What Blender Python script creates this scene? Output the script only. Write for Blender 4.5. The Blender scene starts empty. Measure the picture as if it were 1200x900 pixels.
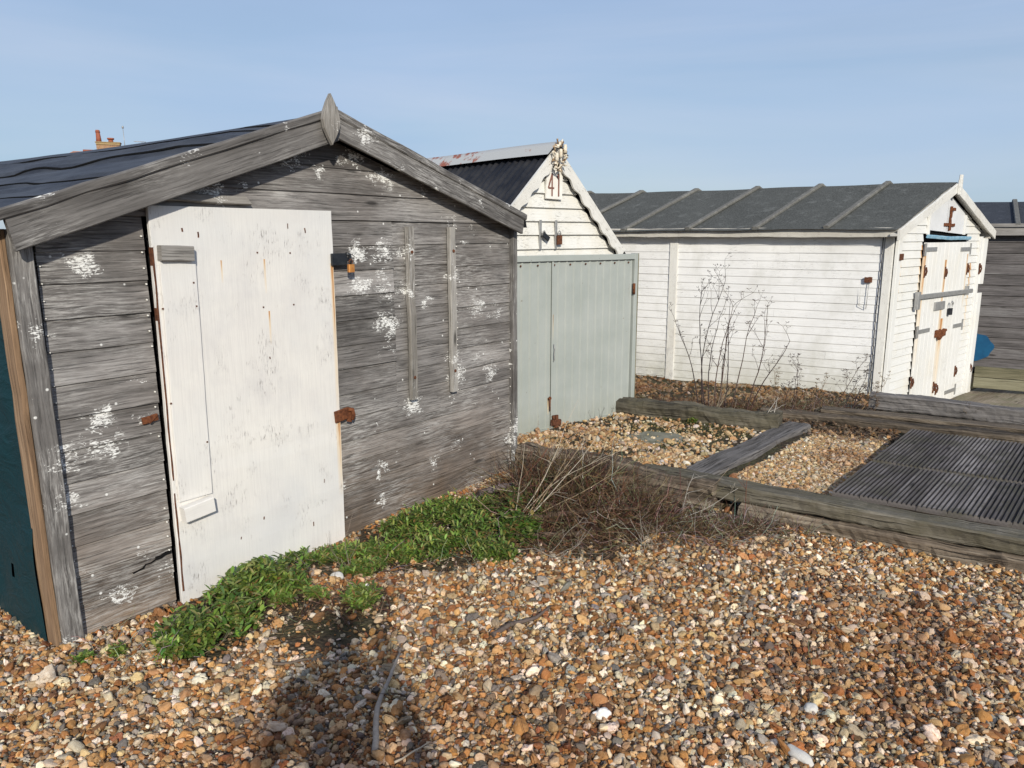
import bpy, math, random
import numpy as np
from mathutils import Vector, Matrix
random.seed(7)
rng = np.random.default_rng(11)
S = bpy.context.scene
COL = bpy.context.scene.collection
pi = math.pi

# ------------------------------------------------------------------ terrain
def sm(x, a, b):
    t = np.clip((x - a) / (b - a), 0, 1)
    return t * t * (3 - 2 * t)
def hgt(x, y):
    x = np.asarray(x, float); y = np.asarray(y, float)
    d = (x - 2.45) * .568 + (y - 3.50) * .823            # across the line of sleepers
    h = -.012 * sm(d, -.6, .0) * sm(x, 1.0, 1.8)
    h = h + .105 * sm(d, .06, .13)
    q = (x - 3.483) * .497 + (y - 7.084) * .868           # across the long wall of the white hut
    r = (x - 3.483) * .868 - (y - 7.084) * .497
    h = h - .34 * sm(q, -.05, .9) * sm(r, -.6, .3)
    h = h + .012 * np.sin(x * 2.1 + 1) * np.cos(y * 1.7) + .008 * np.sin(x * 5.3 + y * 4.1) + .006*np.sin(x*9.1-y*7.7)
    m = np.exp(-(((x + .9) ** 2) + (y - 3.25) ** 2) / .12)
    h = h + .03 * m
    h = h + .06 * np.exp(-(((x - .38) / .36) ** 2 + ((y - 4.26) / .26) ** 2)) + .05 * np.exp(-(((x + .3) / .35) ** 2 + ((y - 4.05) / .25) ** 2))
    return h

SOIL = [(-1.22, 3.05, .26, .32), (-.95, 3.12, .2, .14), (-.68, 3.15, .14, .16), (-.9, 3.55, .35, .2), (-.45, 3.9, .4, .36), (-.15, 3.85, .35, .35), (.05, 4.2, .35, .35), (.45, 4.3, .6, .48), (.9, 4.1, .5, .28), (.3, 4.75, .4, .35), (1.3, 4.05, .3, .12), (.35, 3.85, .4, .28), (-.75, 2.9, .22, .2), (-.35,3.55,.3,.12)]
def nzf(x, y): return np.sin(x * 6.1 + y * 3.3) + np.sin(x * 2.7 - y * 7.9 + 1.3) + .7 * np.sin(x * 13 + y * 11) + .5 * np.sin(x * 27 - y * 19)
def soil(x, y):
    x = np.asarray(x, float); y = np.asarray(y, float); f = np.zeros_like(x); n = nzf(x, y) * .13
    for (a, b, c, d) in SOIL: f = np.maximum(f, np.clip((1.15 + n - np.sqrt(((x - a) / c) ** 2 + ((y - b) / d) ** 2)) * 3, 0, 1))
    back = sm((x - 2.45) * .568 + (y - 3.50) * .823, .05, .12) * (np.abs(x) < 12) * (y < 14)
    return np.maximum(f, back)

# ------------------------------------------------------------------ mesh collecting
def norm(v): return Vector(v).normalized()
class MB:
    def __init__(s): s.v = []; s.f = []; s.uv = []; s.mi = []; s.col = []; s.smooth = []
    def face(s, idx, uvs=None, mi=0, col=(1, 1, 1), sm_=False):
        s.f.append(tuple(idx)); s.uv.append(uvs or [(0, 0)] * len(idx)); s.mi.append(mi); s.col.append(col); s.smooth.append(sm_)
    def box(s, lo, hi, mi=0, fn=None):
        x0, y0, z0 = lo; x1, y1, z1 = hi
        b = len(s.v)
        P = [(x, y, z) for z in (z0, z1) for y in (y0, y1) for x in (x0, x1)]
        s.v += [tuple(fn(*p)) if fn else p for p in P]
        o = (random.uniform(0, 40), random.uniform(0, 40))
        def U(k, ax):
            p = P[k]; return (p[ax[0]] + o[0], p[ax[1]] + o[1])
        L = [x1 - x0, y1 - y0, z1 - z0]
        for q, ax in (((0, 1, 5, 4), (0, 2)), ((3, 2, 6, 7), (0, 2)), ((2, 0, 4, 6), (1, 2)), ((1, 3, 7, 5), (1, 2)), ((4, 5, 7, 6), (0, 1)), ((2, 3, 1, 0), (0, 1))):
            if L[ax[1]] > L[ax[0]]: ax = (ax[1], ax[0])
            s.face([b + k for k in q], [U(k, ax) for k in q], mi)
    def plank(s, a, b, up, w, h, seg=.2, jit=0., bev=.003, mi=0, sa=0., sb=0., rough=0., caps=True, split=None):
        """board from a to b (centre line), h along up, w across; sa/sb shear the two ends with height"""
        a = Vector(a); b = Vector(b); ax = b - a; L = ax.length
        if L < 1e-4: return
        ax.normalize(); up = Vector(up); up = (up - ax * up.dot(ax)).normalized(); sd = ax.cross(up)
        hw, hh = w / 2, h / 2; bev = min(bev, hw * .45, hh * .45)
        pr = [(-hw, -hh + bev), (-hw, 0), (-hw, hh - bev), (-hw + bev, hh), (hw - bev, hh), (hw, hh - bev), (hw, 0), (hw, -hh + bev), (hw - bev, -hh), (-hw + bev, -hh)]
        if rough > 0:
            q = []
            for i in range(len(pr)):
                p, n = pr[i], pr[(i + 1) % len(pr)]
                k = max(1, int(math.hypot(n[0] - p[0], n[1] - p[1]) / .025))
                for j in range(k): q.append((p[0] + (n[0] - p[0]) * j / k, p[1] + (n[1] - p[1]) * j / k))
            pr = q
        n = len(pr); k = max(1, int(L / seg)); o = (random.uniform(0, 60), random.uniform(0, 60))
        per = [0]
        for i in range(n):
            p, q = pr[i], pr[(i + 1) % n]; per.append(per[-1] + math.hypot(q[0] - p[0], q[1] - p[1]))
        base = len(s.v); us = []
        ph = [random.uniform(0, 6.28) for _ in range(6)]
        for i in range(k + 1):
            t = i / k
            ju = random.gauss(0, jit) if 0 < i < k else 0; js = random.gauss(0, jit) if 0 < i < k else 0
            for j, (x, y) in enumerate(pr):
                sh = sa * y * (1 - t) + sb * y * t
                xx, yy = x, y
                if rough > 0:
                    u_ = t * L
                    e = rough * (math.sin(u_ * 7 + ph[0] + y * 30) + math.sin(u_ * 17 + ph[1] + x * 40 + y * 55) * .6 + math.sin(u_ * 3 + ph[2]) + random.uniform(-.6, .6))
                    r_ = math.hypot(x, y) + 1e-6; xx += x / r_ * e; yy += y / r_ * e
                    sh += random.uniform(-1, 1) * rough * .8 if i in (0, k) else 0
                p = a + ax * (t * L + sh) + sd * (xx + js) + up * (yy + ju)
                s.v.append(tuple(p))
            us.append(t * L + o[0])
        for i in range(k):
            for j in range(n):
                j2 = (j + 1) % n; A = base + i * n; B = A + n
                s.face((A + j, A + j2, B + j2, B + j), [(us[i], per[j] + o[1]), (us[i], per[j + 1] + o[1]), (us[i + 1], per[j + 1] + o[1]), (us[i + 1], per[j] + o[1])], mi)
        if caps:
            s.face([base + j for j in reversed(range(n))], [(o[0] + pr[j][0] , o[1] + pr[j][1]) for j in reversed(range(n))], mi)
            s.face([base + k * n + j for j in range(n)], [(o[0] + pr[j][0], o[1] + pr[j][1]) for j in range(n)], mi)
    def tube(s, pts, r0, r1, sides=4, mi=0, col=(1, 1, 1), sm_=True):
        pts = [Vector(p) for p in pts]; k = len(pts); base = len(s.v); L = 0
        ref = Vector((.3, .9, .2)) if abs((pts[-1] - pts[0]).normalized().z) > .8 else Vector((0, 0, 1))
        ls = []
        for i, p in enumerate(pts):
            t = (pts[min(i + 1, k - 1)] - pts[max(i - 1, 0)]).normalized()
            x = t.cross(ref).normalized(); y = t.cross(x); r = r0 + (r1 - r0) * i / (k - 1)
            if i: L += (p - pts[i - 1]).length
            ls.append(L)
            for j in range(sides):
                a = 2 * pi * j / sides; s.v.append(tuple(p + x * math.cos(a) * r + y * math.sin(a) * r))
        for i in range(k - 1):
            for j in range(sides):
                j2 = (j + 1) % sides; A = base + i * sides
                s.face((A + j, A + j2, A + sides + j2, A + sides + j), [(ls[i], j * .01), (ls[i], j * .01 + .01), (ls[i + 1], j * .01 + .01), (ls[i + 1], j * .01)], mi, col, sm_)
        s.face([base + j for j in range(sides)][::-1], None, mi, col); s.face([base + (k - 1) * sides + j for j in range(sides)], None, mi, col)
    def grid(s, fn, nu, nv, uvs=(1, 1), mi=0, sm_=True, hole=None, off=(0, 0)):
        b = len(s.v)
        for j in range(nv + 1):
            for i in range(nu + 1): s.v.append(tuple(fn(i / nu, j / nv)))
        for j in range(nv):
            for i in range(nu):
                if hole and hole((i + .5) / nu, (j + .5) / nv): continue
                A = b + j * (nu + 1) + i
                s.face((A, A + 1, A + nu + 2, A + nu + 1), [((i + a) / nu * uvs[0] + off[0], (j + c) / nv * uvs[1] + off[1]) for a, c in ((0, 0), (1, 0), (1, 1), (0, 1))], mi, (1, 1, 1), sm_)
    def leaf(s, p, d, nrm, L, W, col, mi=0, curl=.25):
        p = Vector(p); d = Vector(d).normalized(); nrm = Vector(nrm); sd = d.cross(nrm)
        if sd.length < 1e-3: sd = d.cross(Vector((1, 0, .1)))
        sd.normalize(); nrm = sd.cross(d)
        b = len(s.v)
        for t, w in ((0, .08), (.3, .8), (.62, 1.), (.86, .6), (1., .05)):
            c = p + d * (L * t) - nrm * (curl * L * t * t)
            for q in (-1, 0, 1): s.v.append(tuple(c + sd * (q * w * W / 2) + nrm * (abs(q) * w * W * .13)))
        for i in range(4):
            for j in range(2):
                A = b + i * 3 + j; s.face((A, A + 1, A + 4, A + 3), None, mi, col, True)
    def build(s, name, mats, parent=None, usecol=False):
        me = bpy.data.meshes.new(name); me.from_pydata(s.v, [], s.f)
        uv = me.uv_layers.new(name='UVMap'); flat = np.array([c for f in s.uv for c in f], dtype=np.float32).ravel(); uv.data.foreach_set('uv', flat)
        if usecol:
            ca = me.color_attributes.new('Col', 'FLOAT_COLOR', 'CORNER')
            arr = np.array([(c[0], c[1], c[2], 1) for f, c in zip(s.f, s.col) for _ in f], dtype=np.float32).ravel(); ca.data.foreach_set('color', arr)
        me.polygons.foreach_set('material_index', np.array(s.mi, dtype=np.int32))
        me.polygons.foreach_set('use_smooth', np.array(s.smooth, dtype=bool))
        for m in (mats if isinstance(mats, (list, tuple)) else [mats]): me.materials.append(m)
        me.update()
        o = bpy.data.objects.new(name, me); COL.objects.link(o)
        if parent: o.parent = parent
        return o
def tag(o, label=None, cat=None, group=None, kind=None):
    if label: o['label'] = label
    if cat: o['category'] = cat
    if group: o['group'] = group
    if kind: o['kind'] = kind
    return o
def empty(name, loc, rz=0., label=None, cat=None, group=None):
    o = bpy.data.objects.new(name, None); COL.objects.link(o); o.empty_display_size = .1
    o.location = loc; o.rotation_euler = (0, 0, rz); tag(o, label, cat, group); return o

# ------------------------------------------------------------------ material helper
class NT:
    def __init__(s, name):
        s.m = bpy.data.materials.new(name); s.m.use_nodes = True; s.t = s.m.node_tree; s.t.nodes.clear()
        s.out = s.n('ShaderNodeOutputMaterial'); s.b = s.n('ShaderNodeBsdfPrincipled'); s.l(s.b.outputs[0], s.out.inputs[0])
    def n(s, t, **k):
        x = s.t.nodes.new(t)
        for a, b in k.items(): setattr(x, a, b)
        return x
    def l(s, a, b): s.t.links.new(a, b)
    def set(s, inp, v):
        if hasattr(v, 'is_output') or isinstance(v, bpy.types.NodeSocket): s.l(v, inp)
        else: inp.default_value = v
    def uv(s): return s.n('ShaderNodeTexCoord').outputs['UV']
    def obj(s): return s.n('ShaderNodeTexCoord').outputs['Object']
    def map(s, v, sc, loc=(0, 0, 0)):
        m = s.n('ShaderNodeMapping'); s.l(v, m.inputs[0]); m.inputs['Scale'].default_value = sc; m.inputs['Location'].default_value = loc; return m.outputs[0]
    def noise(s, v, scale=1., detail=5., rough=.6, dist=0.):
        m = s.n('ShaderNodeTexNoise'); s.l(v, m.inputs['Vector']); m.inputs['Scale'].default_value = scale; m.inputs['Detail'].default_value = detail
        m.inputs['Roughness'].default_value = rough; m.inputs['Distortion'].default_value = dist; return m.outputs[0]
    def ncol(s, v, scale=1., detail=3.):
        m = s.n('ShaderNodeTexNoise'); s.l(v, m.inputs['Vector']); m.inputs['Scale'].default_value = scale; m.inputs['Detail'].default_value = detail; return m.outputs[1]
    def vor(s, v, scale, feat='F1', out=0):
        m = s.n('ShaderNodeTexVoronoi', feature=feat); s.l(v, m.inputs['Vector']); m.inputs['Scale'].default_value = scale; return m.outputs[out]
    def ramp(s, f, stops, interp='LINEAR'):
        r = s.n('ShaderNodeValToRGB'); s.l(f, r.inputs[0]); e = r.color_ramp; e.interpolation = interp
        while len(e.elements) < len(stops): e.elements.new(.5)
        for x, (p, c) in zip(e.elements, stops):
            x.position = p; x.color = (*c, 1) if isinstance(c, (tuple, list)) else (c, c, c, 1)
        return r.outputs[0]
    def mix(s, f, a, b, mode='MIX'):
        m = s.n('ShaderNodeMix', data_type='RGBA', blend_type=mode); s.set(m.inputs[0], f)
        for i, v in ((6, a), (7, b)):
            s.set(m.inputs[i], (*v, 1) if isinstance(v, tuple) and len(v) == 3 else v)
        return m.outputs[2]
    def math(s, op, a, b=0., c=0., clamp=False):
        m = s.n('ShaderNodeMath', operation=op, use_clamp=clamp)
        for i, v in enumerate((a, b, c)): s.set(m.inputs[i], v)
        return m.outputs[0]
    def sep(s, v):
        m = s.n('ShaderNodeSeparateXYZ'); s.l(v, m.inputs[0]); return m.outputs
    def bump(s, h, dist=.002, st=1.):
        m = s.n('ShaderNodeBump'); s.l(h, m.inputs['Height']); m.inputs['Distance'].default_value = dist; m.inputs['Strength'].default_value = st
        s.l(m.outputs[0], s.b.inputs['Normal'])
    def fin(s, col, rough=.8, spec=.3, metal=0.):
        s.set(s.b.inputs['Base Color'], (*col, 1) if isinstance(col, tuple) and len(col) == 3 else col)
        s.set(s.b.inputs['Roughness'], rough); s.b.inputs['Specular IOR Level'].default_value = spec; s.b.inputs['Metallic'].default_value = metal
        return s.m

def streaks(k, o, lst, col_in, rust=(.42, .17, .04)):
    """run-down rust stains: lst of (x, z_top, length, half width) in the part's own x/z"""
    x, y, z = k.sep(o)
    nz = k.noise(k.map(o, (60, 60, 4)), 1, 4)
    tot = None
    for (x0, z0, L, w) in lst:
        a = k.math('SUBTRACT', 1., k.math('DIVIDE', k.math('ABSOLUTE', k.math('SUBTRACT', x, x0)), w), clamp=True)
        t = k.math('DIVIDE', k.math('SUBTRACT', z0, z), L)
        fade = k.math('SUBTRACT', 1., t, clamp=True)
        on = k.math('GREATER_THAN', t, 0.)
        v = k.math('MULTIPLY', k.math('MULTIPLY', k.math('POWER', a, .7), fade), on)
        tot = v if tot is None else k.math('MAXIMUM', tot, v)
    f = k.math('MULTIPLY', tot, k.math('MULTIPLY_ADD', nz, 1.5, .1), clamp=True)
    c = k.mix(k.math('POWER', f, .6), col_in, (.72, .52, .28))
    return k.mix(k.ramp(f, [(.35, 0.), (.75, 1.)]), c, rust)

def wood(name, dark, mid, light, splat=0., dirt=None, gscale=1., rough=.88, tint=None, bumpd=.0015, moss=None, cracks=.75, dirtz=(.05, .5), contrast=1.):
    k = NT(name); u = k.uv(); o = k.obj()
    wob = k.noise(k.map(u, (2.2, 5, 1)), 1, 2)
    sx = k.sep(u)
    v2 = k.math('MULTIPLY_ADD', wob, .03, sx[1])
    cmb = k.n('ShaderNodeCombineXYZ'); k.l(sx[0], cmb.inputs[0]); k.l(v2, cmb.inputs[1]); uw = cmb.outputs[0]
    g1 = k.noise(k.map(uw, (3 * gscale, 85 * gscale, 1)), 1, 8, .72)
    g2 = k.noise(k.map(uw, (4 * gscale, 150 * gscale, 1), (3, 9, 0)), 1, 5, .65)
    br = k.noise(k.map(u, (.9, 9, 1)), 1, 3, .55)
    bl = k.noise(k.map(u, (3.5, 14, 1), (5, 5, 0)), 1, 5, .65)
    g = k.math('ADD', k.math('MULTIPLY', g1, .5), k.math('ADD', k.math('MULTIPLY', br, .28), k.math('MULTIPLY', bl, .22)))
    w_ = .13 / contrast
    bt_ = k.noise(k.map(u, (.12, .12, 1), (7, 3, 0)), 1, 1, .5)
    g = k.math('ADD', g, k.math('MULTIPLY_ADD', bt_, .42, -.21))
    c = k.ramp(g, [(.5 - w_, dark), (.5, mid), (.5 + w_, light)])
    cr = k.ramp(g2, [(.36, 1.), (.44, 0.)])
    c = k.mix(k.math('MULTIPLY', cr, cracks), c, tuple(x * .35 for x in dark))
    # knots
    kn = k.vor(k.map(u, (2.0, 7.5, 1)), 1)
    c = k.mix(k.ramp(kn, [(.05, .85), (.12, 0.)]), c, tuple(x * .4 for x in dark))
    if tint:
        tn = k.noise(o, 1.3, 4, .6)
        c = k.mix(k.ramp(tn, [(.42, 0.), (.68, .8)]), c, k.mix(1., c, tint, 'MULTIPLY'))
    if moss:
        mn = k.noise(o, 5, 6, .7)
        c = k.mix(k.ramp(mn, [(.45, 0.), (.62, .75)]), c, moss)
    if dirt:
        z = k.sep(o)[2]; f = k.math('SUBTRACT', 1., k.math('DIVIDE', k.math('SUBTRACT', z, dirtz[0]), dirtz[1] - dirtz[0]), clamp=True)
        f = k.math('MULTIPLY', f, k.math('MULTIPLY_ADD', k.noise(o, 6, 4), 1.2, .2), clamp=True)
        c = k.mix(k.math('MULTIPLY', f, .75), c, k.mix(1., c, dirt, 'MULTIPLY'))
    if splat > 0:
        ox = k.n('ShaderNodeVectorMath', operation='ADD'); k.l(o, ox.inputs[0])
        sc_ = k.n('ShaderNodeVectorMath', operation='SCALE'); k.l(k.ncol(o, 14, 4), sc_.inputs[0]); sc_.inputs['Scale'].default_value = .2; k.l(sc_.outputs[0], ox.inputs[1])
        vd = k.vor(k.map(ox.outputs[0], (5.2, 1.5, 7.6)), 1)
        vr = k.vor(k.map(ox.outputs[0], (5.2, 1.5, 7.6)), 1, out=1)
        on = k.sep(vr)[0]
        rad = k.math('MULTIPLY_ADD', on, .72, -.08 - .2 * (1 - splat))
        f = k.math('SUBTRACT', 1., k.math('DIVIDE', vd, k.math('MAXIMUM', rad, .001)), clamp=True)
        st = k.noise(k.map(o, (30, 30, 78)), 1, 6, .7, 1.9)
        st2 = k.noise(k.map(uw, (12, 160, 1)), 1, 3, .6)
        f = k.math('POWER', f, .5)
        st = k.math('ADD', k.math('MULTIPLY_ADD', f, .30, st), k.math('MULTIPLY_ADD', st2, .34, -.17))
        f = k.ramp(k.math('MULTIPLY', st, k.math('GREATER_THAN', f, .01)), [(.70, 0.), (.775, .95)])
        haze = k.ramp(k.noise(k.map(o, (1.7, 1.7, 2.6), (4, 0, 2)), 1, 4, .6), [(.42, 0.), (.64, 1.)])
        hz = k.math('MULTIPLY', haze, k.ramp(k.noise(k.map(uw, (9, 120, 1), (1, 1, 0)), 1, 5, .75), [(.46, 0.), (.62, .9)]))
        c = k.mix(k.math('MULTIPLY', hz, .85), c, (.52, .50, .47))
        # little round drips
        dots = k.vor(k.map(o, (13, 3, 13), (.3, 0, .7)), 1); don = k.sep(k.vor(k.map(o, (13, 3, 13), (.3, 0, .7)), 1, out=1))[1]
        dd = k.math('MULTIPLY', k.ramp(dots, [(.05, 1.), (.09, 0.)]), k.math('GREATER_THAN', don, .78))
        f = k.math('MAXIMUM', f, k.math('MULTIPLY', dd, .8))
        c = k.mix(f, c, (.80, .79, .75))
    hh = k.math('ADD', g1, k.math('MULTIPLY', cr, -.6))
    k.bump(hh, bumpd, .9)
    return k.fin(c, k.math('MULTIPLY_ADD', g1, .2, rough - .1), .25)

def paint(name, base, under, flake=.3, vert=False, dirtc=(.55, .5, .42), dirt=.3, st=None, rough=.6, bumpd=.001, blot=None, lowdirt=None, flk=(.2, .17, .14)):
    k = NT(name); u = k.uv(); o = k.obj()
    wob = k.noise(k.map(u, (2, 6, 1)), 1, 2); sx = k.sep(u); v2 = k.math('MULTIPLY_ADD', wob, .02, sx[1])
    cmb = k.n('ShaderNodeCombineXYZ'); k.l(sx[0], cmb.inputs[0]); k.l(v2, cmb.inputs[1]); uw = cmb.outputs[0]
    g = k.noise(k.map(uw, (4, 140, 1)), 1, 6, .7)
    b = k.noise(o, 2.3, 5, .6)
    c = k.mix(k.ramp(b, [(.35, 0.), (.7, 1.)]), base, under)
    c = k.mix(k.ramp(g, [(.3, .35), (.55, 0.)]), c, tuple(x * .72 for x in under))
    b2 = k.noise(k.map(o, (3, 3, 2)), 1, 6, .7)
    c = k.mix(k.math('MULTIPLY', k.ramp(b2, [(.5, 0.), (.75, 1.)]), dirt), c, dirtc)
    if blot:
        c = k.mix(k.ramp(k.noise(o, 1.6, 3), [(.45, 0.), (.7, .5)]), c, blot)
    # flakes: where patches meet the grain
    fp = k.noise(k.map(uw, (22, 210, 1), (2, 7, 0)), 1, 5, .8)
    fm = k.noise(o, 5.5, 4, .65)
    f = k.math('MULTIPLY', k.ramp(fp, [(.57, 0.), (.62, 1.)]), k.ramp(fm, [(.62 - .25 * flake, 0.), (.72 - .2 * flake, 1.)]))
    c = k.mix(k.math('MULTIPLY', f, .85), c, flk)
    if lowdirt:
        z = k.sep(o)[2]; fz = k.math('SUBTRACT', 1., k.math('DIVIDE', z, lowdirt), clamp=True)
        c = k.mix(k.math('MULTIPLY', fz, k.math('MULTIPLY', k.noise(o, 9, 5, .7), 1.1)), c, (.34, .33, .24))
    if st: c = streaks(k, o, st, c)
    k.bump(k.math('ADD', g, k.math('MULTIPLY', f, -1.5)), bumpd, .8)
    return k.fin(c, rough, .35)

def simple(name, c1, c2, scale=20., rough=.7, spec=.3, metal=0., bumpd=.001, det=5.):
    k = NT(name); o = k.obj(); n = k.noise(o, scale, det, .65)
    c = k.mix(k.ramp(n, [(.35, 0.), (.65, 1.)]), c1, c2); k.bump(n, bumpd, .8); return k.fin(c, rough, spec, metal)

M = {}
M['grey_wood'] = wood('weathered_grey_wood', (.062, .057, .053), (.165, .153, .144), (.33, .31, .295), splat=1., dirt=(.86, .62, .40), tint=(.93, .88, .84), dirtz=(.0, .62))
M['grey_trim'] = wood('weathered_trim_wood', (.060, .055, .051), (.138, .128, .12), (.25, .235, .22), splat=.75, dirt=None, gscale=.8, cracks=.5)
M['grey_plain'] = wood('weathered_plain_wood', (.12, .11, .10), (.23, .215, .195), (.34, .32, .30), gscale=1., cracks=.6)
M['batten_wood'] = wood('batten_wood', (.13, .12, .105), (.24, .22, .195), (.36, .34, .31), splat=1., gscale=1.)
M['tan_wood'] = wood('raw_tan_wood', (.12, .075, .045), (.25, .16, .095), (.38, .26, .165), gscale=.8, cracks=.5)
M['dark_hutwood'] = wood('dark_hut_wood', (.06, .055, .053), (.13, .118, .115), (.21, .20, .195), splat=0., gscale=.8)
M['green_board'] = wood('greened_board', (.09, .085, .05), (.17, .155, .10), (.25, .235, .16), gscale=.8)
M['sleeper'] = wood('old_sleeper', (.030, .024, .018), (.12, .094, .068), (.26, .215, .16), gscale=.6, bumpd=.010, cracks=.9)
M['sleeper_pale'] = wood('pale_sleeper', (.05, .037, .026), (.17, .132, .095), (.34, .285, .215), gscale=.55, bumpd=.010, cracks=1., contrast=1.1)
M['sleeper_green'] = wood('mossy_sleeper', (.034, .030, .022), (.11, .096, .07), (.21, .186, .145), gscale=.6, bumpd=.010, moss=(.105, .092, .060), cracks=.9)
M['sleeper_grey'] = wood('grey_sleeper', (.035, .031, .029), (.11, .10, .093), (.20, .185, .175), gscale=.6, bumpd=.008, cracks=.9)
M['deck'] = wood('deck_board', (.052, .045, .042), (.13, .115, .108), (.26, .235, .22), gscale=.8, cracks=.5, moss=(.07, .065, .04))
M['groove_shade'] = wood('deck_groove_shade', (.022, .019, .018), (.050, .044, .041), (.09, .082, .076))  # darker deck tone: shade of the groove floors put into the colour
M['alley'] = wood('alley_board', (.13, .10, .07), (.24, .20, .15), (.34, .30, .24), gscale=.8, moss=(.16, .15, .09))
M['door_paint'] = paint('door_white_paint', (.75, .72, .665), (.68, .65, .61), flake=.36, st=[(1.415, 1.46, .8, .014), (1.415, .66, .42, .022), (1.02, 1.49, .16, .006), (1.03, 1.25, .16, .006), (.80, 1.49, .1, .005)], dirtc=(.50, .48, .48), dirt=.5, blot=(.60, .605, .60), flk=(.22,.19,.17))
M['white_side'] = paint('white_wall_paint', (.79, .78, .76), (.69, .68, .66), flake=.6, dirt=.6, dirtc=(.48, .47, .42), lowdirt=.55, flk=(.33, .31, .29))
M['white_front'] = paint('white_front_paint', (.73, .72, .69), (.67, .66, .62), flake=.35, dirt=.3, dirtc=(.7, .6, .42), flk=(.4,.36,.3), st=[(.12, 1.45, .55, .03), (.62, 1.5, .7, .03), (2.05, 1.3, .8, .03)])
M['white_door'] = paint('white_door_paint', (.74, .73, .70), (.69, .675, .635), flake=.45, dirt=.25, dirtc=(.7, .6, .42), flk=(.4,.36,.3), st=[(1.22, 1.35, 1.5, .035), (1.27, .75, .8, .06), (.66, 1.4, 1.1, .03), (1.85, 1.4, .6, .02)])
M['white_trim'] = paint('white_trim_paint', (.70, .685, .64), (.62, .595, .54), flake=.8, dirt=.5, dirtc=(.5, .45, .38), flk=(.25, .22, .18))
M['fascia'] = paint('peeling_fascia_paint', (.56, .53, .47), (.42, .39, .34), flake=1., dirt=.6, dirtc=(.32, .29, .25), flk=(.2, .17, .14))
M['gable_white'] = paint('gable_white_paint', (.72, .71, .67), (.66, .635, .57), flake=.75, dirt=.45, dirtc=(.62, .54, .40), flk=(.2, .18, .15))
M['hatch'] = simple('hatch_panel_paint', (.66, .66, .66), (.58, .58, .58), 4, .6)
M['rust_faint'] = simple('rust_faint', (.10, .05, .03), (.22, .12, .07), 55, .9, .2, 0., .003)
M['blue'] = simple('blue_paint', (.16, .33, .46), (.30, .46, .56), 18, .6)
M['blue_graffiti'] = simple('blue_spray', (.005, .07, .16), (.008, .10, .21), 8, .7)
M['black'] = simple('black_gap', (.006, .006, .006), (.01, .01, .01), 8, .9, .1)
M['rust'] = simple('rust', (.07, .024, .012), (.19, .068, .028), 55, .9, .2, 0., .003)
M['rust_dark'] = simple('dark_rust', (.06, .025, .016), (.15, .06, .03), 60, .9, .2, 0., .003)
M['steel'] = simple('galvanised_steel', (.30, .30, .29), (.42, .41, .39), 30, .5, .5, .5)
M['black_metal'] = simple('black_metal', (.012, .014, .018), (.03, .032, .036), 20, .35, .5, .2)
M['brass'] = simple('worn_brass', (.42, .16, .04), (.55, .26, .07), 60, .6, .4, .3)
M['rope'] = simple('shell_wreath', (.55, .46, .34), (.78, .72, .60), 60, .8)
M['brown_shell'] = simple('brown_shell', (.16, .09, .05), (.42, .3, .18), 60, .8)
M['sign_white'] = simple('sign_white', (.80, .78, .72), (.70, .67, .6), 20, .6)
M['numeral'] = simple('numeral_brown', (.16, .07, .055), (.24, .12, .09), 40, .7)
M['brick'] = None
# felt roofs
def felt(name, c1, c2, sc=75.):
    k = NT(name); o = k.obj(); n = k.noise(o, sc, 3, .7); b = k.noise(o, 2.2, 5, .6)
    c = k.mix(k.ramp(n, [(.38, 0.), (.64, 1.)]), c1, c2); c = k.mix(k.ramp(b, [(.4, 0.), (.7, .45)]), c, tuple((x + y) * .66 for x, y in zip(c1, c2)))
    b3 = k.noise(o, 9, 4, .7); c = k.mix(k.ramp(b3, [(.55, 0.), (.72, .5)]), c, tuple(x * 1.7 for x in c2))
    k.bump(k.math('ADD', n, k.math('MULTIPLY', b3, 1.5)), .004, .8); return k.fin(c, .95, .08)
M['felt_grey'] = felt('mineral_felt', (.048, .050, .045), (.11, .112, .105))
M['felt_batten'] = felt('felt_batten', (.10, .098, .09), (.17, .165, .15), 60)
M['felt_dark'] = felt('dark_hut_felt', (.03, .034, .042), (.06, .065, .075))
k = NT('roof_sheet'); o_ = k.obj(); n_ = k.noise(k.map(o_, (9, 2.2, 9)), 1, 6, .6); n2 = k.noise(o_, 30, 4)
k.bump(k.math('ADD', n_, k.math('MULTIPLY', n2, .15)), .03, .7)
M['roof_sheet'] = k.fin(k.mix(k.ramp(n_, [(.35, 0.), (.62, 1.)]), (.018, .020, .026), (.046, .050, .058)), .6, .3)
k = NT('tarpaulin'); o_ = k.obj(); n_ = k.noise(k.map(o_, (5, 5, 9)), 1, 5, .6, 1.5); k.bump(n_, .02, .7)
wv = k.noise(o_, 240, 2)
M['tarp'] = k.fin(k.mix(wv, (.002, .022, .028), (.004, .034, .042)), .6, .3)
k = NT('corrugated_black'); o_ = k.obj(); n_ = k.noise(o_, 5, 5)
M['corr'] = k.fin(k.mix(k.ramp(n_, [(.45, 0.), (.7, 1.)]), (.006, .007, .011), (.028, .027, .028)), .6, .3)
k = NT('ridge_metal'); o_ = k.obj(); z_ = k.sep(o_)
n_ = k.noise(o_, 7, 5, .65); f_ = k.math('ADD', n_, k.math('MULTIPLY_ADD', z_[1], .16, -.18))
M['ridge'] = k.fin(k.mix(k.ramp(f_, [(.5, 0.), (.56, 1.)]), (.42, .42, .40), (.28, .09, .05)), .6, .3)
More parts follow.
